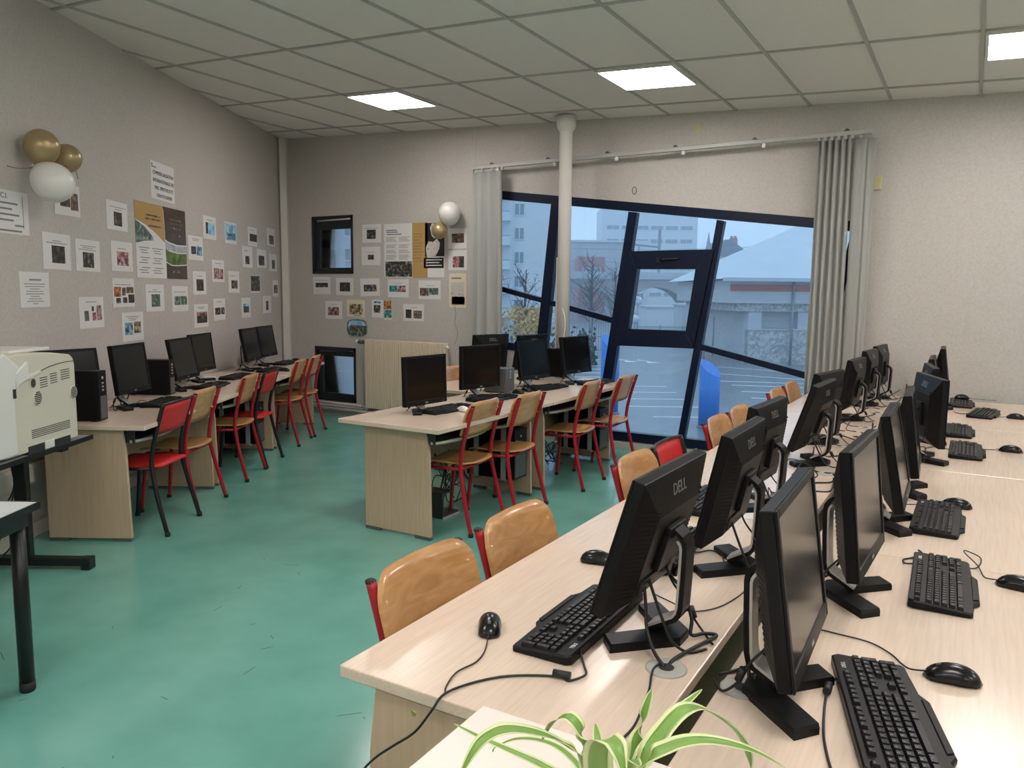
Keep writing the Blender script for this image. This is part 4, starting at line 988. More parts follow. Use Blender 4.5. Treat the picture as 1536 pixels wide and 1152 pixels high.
# footrest/box under the near desk end
ob = thing('tower_bracket', 'empty black tower bracket standing under the near end of the middle desk', 'bracket', (-3.06,4.34,.0), pi/2)
m = MB(); m.prism([(-.10,0),(.10,0),(.10,.02),(-.08,.02),(-.08,.14),(-.055,.17),(.03,.17),(.03,.18),(-.10,.18)], -.02, .20, lambda u,v,q:(u,q,v)); m.build('body', M['tray'], ob, bevel=.003)
m = MB(); m.box(-.10,.10,-.028,-.02,0,.012); m.build('edge_strip', M['silver'], ob)
def tangle(label, c, n, rad_, seed, h=.25):
    rr = random.Random(seed); m = MB()
    for _ in range(n):
        P = [(c[0]+rr.uniform(-rad_,rad_), c[1]+rr.uniform(-rad_,rad_), c[2]+rr.uniform(.0,h)*k) for k in (1,.6,1,.3,.8,.05)]
        P[-1] = (P[-1][0], P[-1][1], c[2]+.004); m.tube(smooth_path(P,6), .0035, 6)
    tag(m.build('cable_tangle', M['cable']), label, 'cables')
tangle('tangle of black cables hanging under the near middle desk', (-3.25,4.62,.02), 5, .12, 3, .42)
tangle('tangle of black cables under the far middle desk by the window', (-3.20,6.1,.02), 4, .12, 4, .35)
def desk_cables(label, c, n, rad_, seed, lift=.05):
    rr = random.Random(seed); m = MB()
    for _ in range(n):
        a = rr.uniform(0,6.28); P = []
        x, y = c
        for k in range(6):
            a += rr.uniform(-1.3,1.3); x += cos(a)*rad_*.45; y += sin(a)*rad_*.55; x = min(max(x, c[0]-rad_*.6), c[0]+rad_*.6)
            P.append((x, y, .734+rr.uniform(0,lift)*(k in (2,3))))
        m.tube(smooth_path(P,6), rr.choice((.0022,.003,.0038)), 6)
    tag(m.build('cable_bundle', M['cable']), label, 'cables')
desk_cables('loose black cables on the desk behind the third monitor from behind', (-.565,3.42), 5, .16, 11)
desk_cables('loose black cables around the foot of fourth monitor from behind', (-.57,4.12), 6, .16, 12)
desk_cables('loose black cables between the fifth and sixth monitor from behind', (-.585,5.0), 6, .17, 13)
desk_cables('loose black cables around seventh monitor from behind', (-.565,6.15), 5, .15, 14)
desk_cables('loose black cables at the back wall behind the last monitor', (-.53,6.98), 4, .16, 15, .10)
desk_cables('loose black cables at the foot of the third right facing screen', (-.29,3.02), 4, .12, 16)
desk_cables('loose black cables behind the turned blue-lit monitor', (-.22,4.42), 5, .13, 17, .09)
desk_cables('loose black cables on the left wall desk by the second monitor', (-5.02,3.12), 4, .14, 18, .10)
desk_cables('loose black cables behind the third middle row monitor', (-3.42,5.78), 4, .13, 19, .10)
# leads of the two nearest monitors running into the grommets
def lead(label, pts, r=.0035, fer=None):
    m = MB(); m.tube(smooth_path(pts,8), r, 8)
    if fer: m.tube(fer, .009, 10)
    tag(m.build('monitor_lead', M['cable']), label, 'cable')
lead('black lead falling from nearest tilted monitor into the left grommet', [(-.625,1.68,.90),(-.612,1.665,.84),(-.60,1.645,.79),(-.575,1.62,.755),(-.552,1.60,.742),(-.540,1.592,.737),(-.532,1.592,.725)], .0042)
lead('black lead making an elbow right of the nearest monitor foot', [(-.575,1.80,.91),(-.60,1.83,.86),(-.60,1.80,.865),(-.565,1.79,.84),(-.535,1.775,.78),(-.53,1.76,.745),(-.505,1.79,.742),(-.480,1.80,.738),(-.505,1.72,.737),(-.528,1.63,.737),(-.531,1.596,.725)], .0045, [(-.598,1.838,.885),(-.602,1.832,.855)])
lead('thin black lead running from the left grommet off the near desk end', [(-.548,1.60,.737),(-.552,1.56,.735),(-.530,1.48,D),(-.515,1.40,D),(-.505,1.33,D),(-.508,1.27,D),(-.505,1.235,D)], .0026)
lead('black lead curving from the right grommet to nearest right facing screen', [(-.355,1.60,.725),(-.352,1.602,.74),(-.375,1.66,.79),(-.38,1.71,.84),(-.345,1.75,.87),(-.315,1.72,.88)], .0045)
lead('second black lead in the right grommet behind the screen foot', [(-.350,1.598,.725),(-.345,1.605,.745),(-.335,1.645,.79),(-.325,1.69,.84),(-.32,1.70,.88)], .004)
lead('thin cable wandering across the desk behind the nearest monitor', [(-.70,1.98,D),(-.64,1.95,D),(-.585,1.92,D),(-.53,1.98,D),(-.50,2.1,D),(-.49,2.25,D)], .0018)
lead('black keyboard lead with ferrite beside the second monitor foot', [(-.73,2.22,D),(-.69,2.20,D),(-.65,2.24,.738),(-.60,2.28,.738),(-.55,2.30,D),(-.50,2.34,D)], .0026, [(-.685,2.203,.741),(-.655,2.232,.741)])
# white papers; the piece by the fourth middle keyboard paints that keyboard's reflection
for lb, x, y, a, w_, h_ in (('blank white sheet lying on the desk under the third monitor from behind',-.60,3.02,8,.21,.297),('white pages beside the third middle row monitor',-3.40,5.66,20,.16,.20),('flat white piece painting the reflection on the fourth middle row keyboard',-3.12,6.72,5,.20,.28),('white notepad on the left wall desk by the fourth keyboard',-6.10,4.78,30,.16,.26)):
    m = MB(); m.box(-w_/2,w_/2,-h_/2,h_/2,0,.0015); o = m.build('paper_or_reflection', M['paper'], loc=(x,y,.7303), rot=(0,0,R(a))); tag(o, lb, 'paper')

# ------------------------------------------------------------------ printer, its table and the grey table
t = thing('printer_table', 'grey table with black metal T legs carrying the white printer', 'table', lw(5.765,.615,0), 2*pi/3)
# local: x towards the back wall, y towards the wall
m = MB(); m.box(-1.30,0,0,.60,.698,.72); m.build('tabletop', M['gtop2'], t, bevel=.002)
m = MB()
for q in ((-1.30,.002,-.003,.004),(-1.30,.002,.596,.603)): m.box(*q, .696,.7215)
m.box(-.003,.004,0,.60,.696,.7215); m.build('edge_band', M['blkm'], t)
for x in (-.20,-1.12):
    m = MB(); m.box(x-.022,x+.022,.26,.33,.04,.68); m.box(x-.03,x+.03,.04,.56,.665,.697); l = m.build('leg', M['blkm'], t, bevel=.004)
    m = MB(); m.box(x-.03,x+.03,-.06,.58,.02,.065); m.box(x-.032,x+.032,-.075,-.02,0,.068); m.box(x-.032,x+.032,.54,.59,0,.03); m.build('leg_foot', M['blkm'], l, bevel=.006)
m = MB(); m.box(-1.12,-.20,.27,.31,.60,.66); m.build('crossbar', M['blkm'], t)
pr_ = thing('laser_printer', 'bulky cream laser printer with vents on the T-leg table', 'printer', lw(5.885,.605,.72), 2*pi/3)
# local: y=0 is the visible side face, x from 0 (far end) to -.56
Lp = .56; Dp = .46
Lp = .62; side = [(0,.012),(0,.42),(-.012,.455),(-.04,.475),(-.20,.497),(-.36,.508),(-.50,.512),(-Lp+.01,.49),(-Lp,.44),(-Lp,.012)]
m = MB(); m.prism(side, 0, Dp, lambda u,v,q:(u,q,v)); m.build('body', M['print'], pr_, bevel=.010, bseg=3)
m = MB(); m.prism([(-.63,.02),(-.535,.02),(-.535,.30),(-.52,.38),(-.49,.45),(-.60,.525),(-.66,.49),(-.69,.40),(-.69,.02)], -.012, Dp+.005, lambda u,v,q:(u,q,v)); m.build('front_cover', M['print2'], pr_, bevel=.012, bseg=3)
m = MB(); m.box(-.73,-.63,.03,Dp-.03,.03,.18); m.build('paper_tray', M['print2'], pr_, bevel=.01)
m = MB(); m.box(-.46,-.12,.06,Dp-.06,.505,.522); m.build('output_lid', M['print2'], pr_, bevel=.006)
m = MB(); m.tube(smooth_path([(-.002,-.001,.436),(-.10,-.001,.437),(-.22,-.001,.428),(-.32,-.001,.410),(-.40,-.001,.395)],5), .002, 5); m.box(-.5335,-.5305,-.002,.002,.02,.26); m.build('seam', M['dark'], pr_)
for c0, w0, z0 in ((-.288,.032,.325),(-.202,.030,.337),(-.097,.040,.347)):
    m = MB()
    for k in range(5): m.prism([(c0-w0,z0+.012*k-.001),(c0+w0,z0+.012*k+.001),(c0+w0,z0+.012*k+.005),(c0-w0,z0+.012*k+.003)], -.0012, .002, lambda u,v,q:(u,q,v))
    m.build('vent_grille', M['dark'], pr_)
m = MB()
for k in range(5): m.box(-.412,-.078,-.0012,.002,.078+.0095*k,.0815+.0095*k)
m.build('vent_grille', M['dark'], pr_)
for cx, cy, rr_ in ((-.351,.278,.036),(-.034,.266,.034),(-.384,.357,.024)):
    m = MB(); m.tube([(cx,-.006,cy),(cx,.004,cy)], rr_, 22); bo = m.build('vent_boss', M['print'], pr_); m = MB()
    for k in range(-3,4):
        hw = sqrt(max(rr_*rr_-(k*rr_*.28)**2,0))*.8; m.box(cx-hw,cx+hw,-.0075,-.004,cy+k*rr_*.26-.0025,cy+k*rr_*.26+.0025)
    m.build('vent_grille', M['dark'], bo)
m = MB(); m.box(-.447,-.312,-.001,.02,0,.042); m.build('grip_recess', M['dark'], pr_)
m = MB(); m.box(-.228,-.080,-.001,.02,0,.038); m.build('grip_recess', M['dark'], pr_)
m = MB(); m.box(-.308,-.232,-.006,.01,.003,.045); m.build('latch', M['print2'], pr_, bevel=.004)
m = MB(); m.prism([(-.525,.345),(-.495,.365),(-.430,.385),(-.43,.47),(-.525,.42)], -.016, .0, lambda u,v,q:(u,q,v)); m.prism([(-.43,.378),(-.32,.402),(-.32,.418),(-.43,.400)], -.010, .0, lambda u,v,q:(u,q,v)); m.build('release_lever', M['print2'], pr_, bevel=.003)
m = MB(); m.box(-.555,-.532,-.014,-.010,.30,.345); m.build('grip_slot', M['dark'], pr_)
# foreground grey table
t = thing('grey_table', 'grey topped table with round black leg at the lower left edge of view', 'table', lw(7.235,1.215,0), 2*pi/3)
m = MB(); m.box(-1.3,0,0,.70,.716,.738); m.build('tabletop', M['gtop'], t, bevel=.002)
m = MB(); m.box(-1.302,.002,-.003,.003,.712,.7395); m.box(-.001,.004,-.002,.70,.712,.7395)
m.box(-1.28,-.02,.02,.045,.655,.715); m.box(-.045,-.02,.02,.68,.655,.715); m.build('apron', M['blkm'], t)
for x, y in ((-.055,.055),(-1.24,.055),(-.055,.64),(-1.24,.64)):
    m = MB(); m.lathe([(.027,.03),(.027,.715)], c=(x,y,0), seg=20); l = m.build('leg', M['blkm'], t)
    m = MB(); m.lathe([(.024,0),(.028,.006),(.028,.04)], c=(x,y,0), seg=20); m.build('leg_cap', M['rub'], l)
# cables along the left wall behind the table
m = MB()
for k in range(4):
    rr = random.Random(40+k); m.tube(smooth_path([lw(5.72+.05*k,.12,.72),lw(5.74+.04*k,.12+.03*k,.5),lw(5.70+.06*k,.14,.3),lw(5.9+.2*k,.18,.08),lw(6.3+.2*k,.16,.02)],6), .005, 6)
tag(m.build('cable_bundle', M['cable']), 'black power leads dropping behind the printer table to the floor', 'cables')

# ------------------------------------------------------------------ cabinet with the spider plant
t = thing('low_cabinet', 'cream topped cabinet at the bottom edge carrying the spider plant', 'cabinet', (-.728,.30,0))
m = MB(); m.box(0,1.0,0,.845,.775,.80); m.build('top', M['cab'], t, bevel=.002)
m = MB(); m.box(.02,.98,.02,.825,.05,.775); m.build('carcass', M['panel'], t, bevel=.002)
m = MB(); m.box(.05,.95,.05,.80,0,.05); m.build('plinth', M['dark'], t)
for k in (0,1):
    m = MB(); m.box(.025+.476*k,.497+.476*k,.0,.02,.06,.77); d_ = m.build('door', M['cab'], t, bevel=.002)
    m = MB(); m.box(.44+.07*k,.455+.07*k,-.02,0,.45,.58); m.build('handle', M['silver'], d_)
PX, PY, PZ = -.328,.794,.80
pl = thing('spider_plant', 'variegated spider plant in a pot at the bottom edge of view', 'plant', (PX,PY,PZ))
m = MB(); m.lathe([(.05,0),(.065,.11),(.072,.11),(.072,.125),(.066,.125),(.062,.115)], seg=28); m.build('pot', M['terra'], pl)
m = MB(); m.lathe([(.001,.108),(.062,.108)], seg=24); m.build('soil', M['soil'], pl)
def leaf(pts, w, twist=0.0):
    P = smooth_path(pts, 6); n = len(P); g = []; ge = []
    for i,p in enumerate(P):
        d = (P[min(i+1,n-1)]-P[max(i-1,0)]).normalized(); sd = d.cross(Vector((0,0,1))); sd = sd.normalized() if sd.length > 1e-4 else Vector((1,0,0))
        sd = (Matrix.Rotation(twist, 3, d) @ sd); up = sd.cross(d)
        t_ = i/(n-1); ww = 1.45*w*(min(1,t_*4+.45))*(1-t_**3)**.8 + .0003
        g.append([p+sd*ww*a*.62+up*(-.10*ww*(1-a*a)) for a in (-1,-.5,0,.5,1)]); ge.append((p,sd,up,ww))
    m = MB(); m.sheet(g, .0007); o = m.build('leaf', M['leaf'], pl)
    m = MB()
    for s in (-1,1): m.sheet([[p+sd*ww*s*.60, p+sd*ww*s*.80+up*.04*ww, p+sd*ww*s*1.0+up*.10*ww] for p,sd,up,ww in ge], .0006)
    m.build('leaf_margin', M['leafw'], o)
LV = [
([(-0.006,0.0,0.11),(-0.018,-0.034,0.225),(-0.031,-0.054,0.253),(-0.045,-0.085,0.278),(-0.067,-0.122,0.296),(-0.083,-0.142,0.292),(-0.09,-0.158,0.28),(-0.095,-0.173,0.261)],0.0095),
([(-0.006,0.0,0.11),(-0.045,0.031,0.185),(-0.051,0.028,0.22),(-0.068,0.029,0.235),(-0.086,0.03,0.227),(-0.099,0.034,0.21),(-0.112,0.038,0.184)],0.0085),
([(-0.006,0.0,0.11),(0.016,-0.073,0.246),(0.024,-0.091,0.287),(0.037,-0.106,0.31),(0.049,-0.111,0.312),(0.058,-0.118,0.305),(0.066,-0.124,0.289)],0.011),
([(-0.006,0.0,0.11),(0.012,0.041,0.19),(0.013,0.053,0.222),(0.018,0.056,0.251),(0.022,0.07,0.278)],0.0085),
([(-0.006,0.0,0.11),(0.023,0.024,0.203),(0.029,0.051,0.221),(0.037,0.079,0.236),(0.049,0.109,0.246),(0.061,0.151,0.252)],0.007),
([(-0.006,0.0,0.11),(0.034,0.008,0.216),(0.047,0.039,0.246),(0.062,0.071,0.263),(0.075,0.113,0.248),(0.094,0.159,0.211),(0.108,0.19,0.175),(0.113,0.205,0.143),(0.116,0.207,0.119)],0.0095),
([(-0.006,0.0,0.11),(0.05,-0.029,0.241),(0.074,-0.015,0.265),(0.103,0.014,0.267),(0.137,0.045,0.254),(0.161,0.071,0.235),(0.182,0.095,0.212)],0.0085),
([(-0.006,0.0,0.11),(-0.041,-0.013,0.176),(-0.091,0.004,0.176),(-0.131,0.015,0.172),(-0.193,0.025,0.169),(-0.244,0.03,0.172)],0.0055),
([(-0.006,0.0,0.11),(-0.053,0.049,0.145),(-0.088,0.063,0.162),(-0.124,0.066,0.166),(-0.164,0.065,0.157),(-0.193,0.06,0.139),(-0.198,0.057,0.131)],0.004),
([(-0.006,0.0,0.11),(-0.039,0.058,0.163),(-0.05,0.074,0.187),(-0.061,0.091,0.198)],0.006),
([(-0.006,0.0,0.11),(0.042,-0.057,0.235),(0.059,-0.093,0.287),(0.082,-0.126,0.306)],0.008),
]
for P, w in LV: leaf(P, w)

# ------------------------------------------------------------------ outside, seen through the windows
RH = Vector((cos(YAW), sin(YAW), 0)); FH = Vector((-sin(YAW), cos(YAW), 0)); GZ = -2.4
OM = Matrix(((RH.x,FH.x,0,0),(RH.y,FH.y,0,0),(0,0,1,0),(0,0,0,1)))      # (across, away, up) as seen from the room
def oroot(name, label, cat, u, d, z=GZ, group=None, rz=0):
    o = thing(name, label, cat, OM @ Vector((u,d,z)), YAW+rz, group); return o
m = MB(); m.prism([(-160,YW+.35),(120,YW+.35),(120,330),(-160,330)], GZ-.3, GZ, lambda u,v,w:(u,v,w)); struct(m.build('ground', M['asphalt']), 'wet car park tarmac outside')
m = MB(); m.prism([(-26,20),(-10.5,20),(-9,34),(-14,52),(-60,60)], GZ, GZ+.06, lambda u,v,w: OM @ Vector((u,v,w))); struct(m.build('lawn', M['grass']), 'green lawn outside')
m = MB()
LN = [(5.0,33.0,6.6),(4.6,31.0,6.6),(4.3,29.0,6.6),(4.0,27.0,6.7),(4.55,24.75,6.4)]
for a, d, b in LN: m.box(a,b,d-.06,d+.06,GZ,GZ+.012)
for a, d, b, e in ((9.2,35.4,13.2,34.6),(9.6,33.8,13.4,32.9),(10.4,38.6,14.0,36.0),(11.2,42.4,14.4,39.6),(9.4,31.6,13.0,30.7),(9.2,29.6,12.6,28.9)):
    m.prism([(a,d-.06),(b,e-.06),(b,e+.06),(a,d+.06)], GZ, GZ+.012, lambda u,v,w:(u,v,w))
for k in range(9): m.box(2.2,5.2,36.5+1.9*k-.08,36.5+1.9*k+.08,GZ,GZ+.012)
m.xf(OM); ob = tag(m.build('parking_lines', M['lines']), 'white parking bay lines painted on the car park', 'road marking')
for u, lb in ((6.7,'left white arrow painted on the car park'),(7.9,'right white arrow painted on the car park')):
    m = MB(); m.prism([(-.7,.35),(-.1,.1),(-.25,-.5),(.75,-.35),(.25,-.1),(.1,.05),(-.5,.6)], GZ+.001, GZ+.014, lambda a,b,w: OM @ Vector((u+a*.8, 45.6-(u-6.7)*.4+b*2.2, w))); tag(m.build('road_arrow', M['lines']), lb, 'road marking')
def post(label, u, d, r, h):
    o = oroot('slanted_post', label, 'post', u, d, GZ, 'blue slant-cut tubes outside'); m = MB(); n = 28
    A = [m.bm.verts.new((r*cos(2*pi*k/n), r*sin(2*pi*k/n), 0)) for k in range(n)]
    B = [m.bm.verts.new((r*cos(2*pi*k/n), r*sin(2*pi*k/n), h - r*.50*cos(2*pi*k/n) + r*.60*sin(2*pi*k/n))) for k in range(n)]
    for k in range(n):
        f = m._f([A[k],A[(k+1)%n],B[(k+1)%n],B[k]])
        if f: f.smooth = True
    m._f(A[::-1]); m._f(B); m.build('tube', M['bluep'], o)
    m = MB(); m.lathe([(r*1.12,0),(r*1.12,.05),(r*1.0,.06)], seg=28); m.build('base_plate', M['asphalt'], o)
post('big blue slant-cut tube standing outside right of the opening window', 5.86, 22.9, .30, 1.78)
post('blue slant-cut tube outside left of the opening window, behind the mullion', 3.22, 25.5, .30, 2.35)
# hangar on the right
hg = oroot('hall_building', 'pale hall with big sloping roof and stone base behind the car park', 'building', 11.6, 44, GZ)
def P3(nm, mt, fn, par=hg, **k):
    m = MB(); fn(m); return m.build(nm, mt, par, **k)
P3('upper_wall', M['board'], lambda m: m.box(.55,18,-.2,14,3.45,4.75))
P3('red_band', M['redrend'], lambda m: m.box(.53,18.02,-.24,-.19,4.12,4.50))
P3('soffit_beam', M['stone'], lambda m: m.box(1.0,18,.1,13,3.0,3.46))
P3('inner_wall', M['board'], lambda m: m.box(2.3,18,.9,13,0,3.1))
P3('pillar', M['facade2'], lambda m: m.box(1.75,2.5,.2,1.2,0,3.1)); P3('pillar', M['facade2'], lambda m: m.box(4.55,5.2,.2,1.2,0,3.1))
P3('stone_wall', M['stone'], lambda m: m.box(1.75,18,0,.85,0,1.95)); P3('wall_cap', M['facade2'], lambda m: m.box(1.7,18.1,-.05,.9,1.95,2.03))
P3('drain_pipe', M['steel'], lambda m: m.tube([(4.05,-.28,0),(4.05,-.28,4.8)], .07, 10))
def roof(m):
    e = [(-.05,-.9,4.80),(18.6,-.9,4.98),(18.6,14.5,4.9),(-.05,14.5,4.8)]; r = [(7.4,8.0,8.6),(11.5,8.0,8.9)]
    V = [m.bm.verts.new(q) for q in e]; Rr = [m.bm.verts.new(q) for q in r]
    m._f([V[0],V[1],Rr[1],Rr[0]]); m._f([V[1],V[2],Rr[1]]); m._f([V[2],V[3],Rr[0],Rr[1]]); m._f([V[3],V[0],Rr[0]]); m._f(V[::-1])
P3('roof', M['roof'], roof); P3('fascia', M['facade2'], lambda m: m.box(-.08,18.6,-.95,-.86,4.66,4.86))
# white cabins and low sheds
def cabin(name, label, u, d, w, dp, h, mt, roofm, z=GZ, n=2):
    o = oroot(name, label, 'cabin', u, d, z, 'sheds and cabins beyond the car park')
    P3('body', mt, lambda m: m.box(0,w,0,dp,0,h), o); P3('roof', roofm, lambda m: m.box(-.12,w+.12,-.15,dp+.1,h,h+.18), o)
    for k in range(n): P3('vent', M['dark'], lambda m: m.box(w*(k+.6)/n-.1,w*(k+.6)/n+.1,-.02,0,h-.75,h-.55), o)
    return o
cabin('site_cabin', 'white cabin beside the hall with two small vents', 15.0, 61, 3.4, 4, 2.2, M['cont'], M['roof'])
cabin('site_cabin', 'low dark shed roof behind the white cabin', 14.8, 68, 4.2, 4, 2.9, M['facade2'], M['roof'], n=0)
o = cabin('site_cabin', 'white garage with roller door under the viaduct arch', 13.4, 78, 4.6, 5, 2.5, M['facade'], M['facade2'], n=0)
P3('roller_door', M['cont'], lambda m: m.box(1.0,2.8,-.04,0,0,1.6), o)
cabin('site_cabin', 'long low pale shed right of the garage', 18.3, 80, 5.5, 5, 2.0, M['facade2'], M['roof'], n=0)
o = oroot('boundary_fence', 'green mesh fence across the end of the car park', 'fence', 10.6, 66)
P3('mesh', M['gfence'], lambda m: [m.box(.12*k-.012,.12*k+.012,-.012,.012,.1,1.15) for k in range(48)] and [m.box(0,5.7,-.014,.014,z,z+.05) for z in (.1,.6,1.1)], o)
for k in range(4): P3('post', M['steel'], lambda m: m.box(1.9*k-.04,1.9*k+.04,-.04,.04,0,1.3), o)
o = oroot('site_gate', 'tall dark railing gate left of the opening window', 'gate', 3.5, 52)
P3('railing', M['steel'], lambda m: [m.box(.16*k-.02,.16*k+.02,-.02,.02,.1,2.0) for k in range(22)] and [m.box(0,3.4,-.02,.02,z,z+.06) for z in (.1,1.0,1.95)], o)
for k in (0,1.7,3.4): P3('post', M['steel'], lambda m: m.box(k-.06,k+.06,-.06,.06,0,2.3), o)
for k, (u, d, h) in enumerate(((12.75,49.5,2.5),(11.35,46,2.0),(18.8,59,1.6))):
    o = oroot('thin_post', ('thin steel post before the white cabin','short steel post nearer the car park','thin steel post at the cabin corner')[k], 'post', u, d); P3('pole', M['steel'], lambda m: m.tube([(0,0,0),(0,0,h)], .05, 8), o)
    P3('foot', M['steel'], lambda m: m.box(-.1,.1,-.1,.1,0,.03), o)
# globe lamps
for k, (u, d, z) in enumerate(((11.5,72,2.85),(10.95,70,1.2))):
    o = oroot('globe_lamp', ('upper','lower')[k]+' white globe lamp near the garage', 'street lamp', u, d); P3('pole', M['steel'], lambda m: m.tube([(0,0,0),(0,0,z)], .05, 8), o)
    P3('globe', M['facade'], lambda m: m.lathe([(.42*cos(a*pi/10-pi/2)+.001, z+.4+.42*sin(a*pi/10-pi/2)) for a in range(11)], seg=16), o)
# viaduct with an arch
vi = oroot('railway_viaduct', 'stone railway viaduct with round arches in the mist', 'viaduct', -6, 112, GZ)
def viaduct(m):
    ctr = [6.2+10.2*k for k in range(-1,4)]; rr = 4.3; zs = 1.0; top = 7.1; W = 60
    prev = -14.0
    for c in ctr:
        m.box(prev, c-rr, 0, 6, 0, top-1.2); prev = c+rr
        n = 14; arc = [(c-rr*cos(pi*k/n), zs+rr*sin(pi*k/n)*.88) for k in range(n+1)]
        for a,b in zip(arc,arc[1:]): m.prism([a,b,(b[0],top-1.2),(a[0],top-1.2)], 0, 6, lambda u,v,w:(u,w,v))
    m.box(prev, W, 0, 6, 0, top-1.2)
P3('arcade', M['viad'], viaduct, vi); P3('parapet', M['facade2'], lambda m: m.box(-14,60,-.3,6.3,5.9,6.9), vi)
# catenary pole on the viaduct
o = oroot('catenary_mast', 'railway mast with side arm and wires above the viaduct', 'mast', 20.9, 113, GZ+6.9)
P3('mast', M['steel'], lambda m: m.box(-.19,.19,-.19,.19,-1.1,6.2), o); P3('arm', M['steel'], lambda m: (m.tube([(0,0,3.6),(-4.0,0,4.0)], .14, 8), m.tube([(-2.9,0,3.9),(-2.9,0,2.0)], .12, 8), m.tube([(-2.9,0,2.0),(-4.0,0,2.2)], .08, 8)), o)
P3('wire', M['steel'], lambda m: [m.tube([(-30,0,z),(0,0,z-.2),(40,-20,z+.6)], .035, 5) for z in (3.4,1.6)], o)
# houses and towers in the mist
def block(name, label, u, d, w, dp, h, mt, wins, z=GZ, rows=(), cols=(), ww=1.2, wh=1.4, roofm=None, group='buildings in the mist'):
    o = oroot(name, label, 'building', u, d, z, group); P3('wall', mt, lambda m: m.box(0,w,0,dp,0,h), o)
    if roofm: P3('roof', roofm, lambda m: m.box(-.3,w+.3,-.3,dp+.3,h,h+.35), o)
    for r_z in rows:
        for c_x in cols:
            wn = P3('window', M['cont'], lambda m: m.box(c_x-ww/2,c_x+ww/2,-.12,0,r_z,r_z+wh), o); P3('window_pane', M['pane'], lambda m: (m.box(c_x-ww/2+.1,c_x-.06,-.15,-.1,r_z+.12,r_z+wh-.1), m.box(c_x+.06,c_x+ww/2-.1,-.15,-.1,r_z+.12,r_z+wh-.1)), wn)
    return o
ap = block('apartment_building', 'white apartment block with stacked balconies left in the window', -17.5, 95, 22.6, 14, 24, M['facade'], 0, rows=[1.6+2.85*k for k in range(8)], cols=(18.2,), ww=1.25, wh=1.5, roofm=M['facade2'])
for k in range(8):
    z = .9+2.85*k
    for x0_, x1_ in ((10.5,17.1),(2.0,8.0)):
        b = P3('balcony', M['cont'], lambda m: (m.box(x0_,x1_,-1.5,0,z,z+.18), m.box(x0_,x1_,-1.5,-1.44,z+.18,z+1.05)), ap); P3('balcony_rail', M['steel'], lambda m: m.box(x0_,x1_,-1.52,-1.46,z+1.05,z+1.15), b)
        P3('balcony_door', M['pane'], lambda m: m.box(x0_+1.2,x0_+4.4,-.05,0,z+.2,z+2.3), b)
block('apartment_building', 'pale block with windows seen through the small upper window', -27, 97, 8.5, 12, 19, M['facade2'], 0, rows=[1.5+3.0*k for k in range(6)], cols=(1.6,4.4,7.0), ww=1.6, wh=1.6)
block('apartment_building', 'red and white building behind the bare tree', 9.4, 135, 9.5, 12, 12.5, M['facade2'], 0, rows=(2.5,6.0), cols=(1.5,4,6.5), roofm=M['facade'])
o = block('apartment_building', 'small red rendered block in the mist', 10.4, 125, 4.2, 8, 9.6, M['redrend'], 0, rows=(6.5,), cols=(1.2,2.9))
block('tower_block', 'tall faint tower block with band windows deep in the mist', 24, 215, 26, 14, 27, M['facade'], 0, rows=[3+3.6*k for k in range(6)], cols=(3,7,11,15,19,23), ww=3.4, wh=1.2)
block('apartment_building', 'faint white block left of the tower block', 18.5, 160, 9, 12, 14.5, M['facade'], 0, rows=(2.5,6.5,10.2), cols=(1.6,4.5,7.4), ww=1.6)
hs = block('stone_house', 'grey gabled house with chimneys left of the hall roof', 30.2, 121, 6.4, 8, 9.7, M['facade2'], 0, rows=(6.0,), cols=(3.2,))
P3('gable_roof', M['slate'], lambda m: m.prism([(-.4,9.6),(6.8,9.6),(3.0,12.2),(2.2,12.2)], -.3, 8.3, lambda u,v,w:(u,w,v)), hs)
P3('chimney', M['redrend'], lambda m: (m.box(3.7,4.7,2,3.2,10.5,12.6), m.box(3.75,4.05,2.3,2.8,12.6,12.95), m.box(4.3,4.6,2.3,2.8,12.6,12.95)), hs)
o = block('stone_house', 'smaller house with chimneys behind the hall roof ridge', 38.6, 130, 6.5, 7, 8.6, M['facade2'], 0)
P3('gable_roof', M['slate'], lambda m: m.prism([(-.3,8.5),(6.8,8.5),(3.2,11.0)], -.3, 7.3, lambda u,v,w:(u,w,v)), o); P3('chimney', M['redrend'], lambda m: (m.box(1,2.2,2,3,9,11.8), m.box(4.2,5.4,2,3,9,12)), o)
o = oroot('church_spire', 'tiny church spire on the misty horizon', 'church', 49.4, 200); P3('tower', M['facade2'], lambda m: m.box(-.7,.7,-.7,.7,0,14.5), o); P3('spire', M['slate'], lambda m: m.lathe([(.8,14.5),(.05,19.4)], seg=8), o)
# stone pier outside the small windows
m = MB(); m.prism([(-7.6,YW+.115),(-7.03,YW+.115),(-7.20,YW+.42),(-7.9,YW+.42)], GZ, 4.0, lambda u,v,w:(u,v,w)); struct(m.build('wall_outer_pier', M['stone']), 'rubble stone pier outside the small windows')
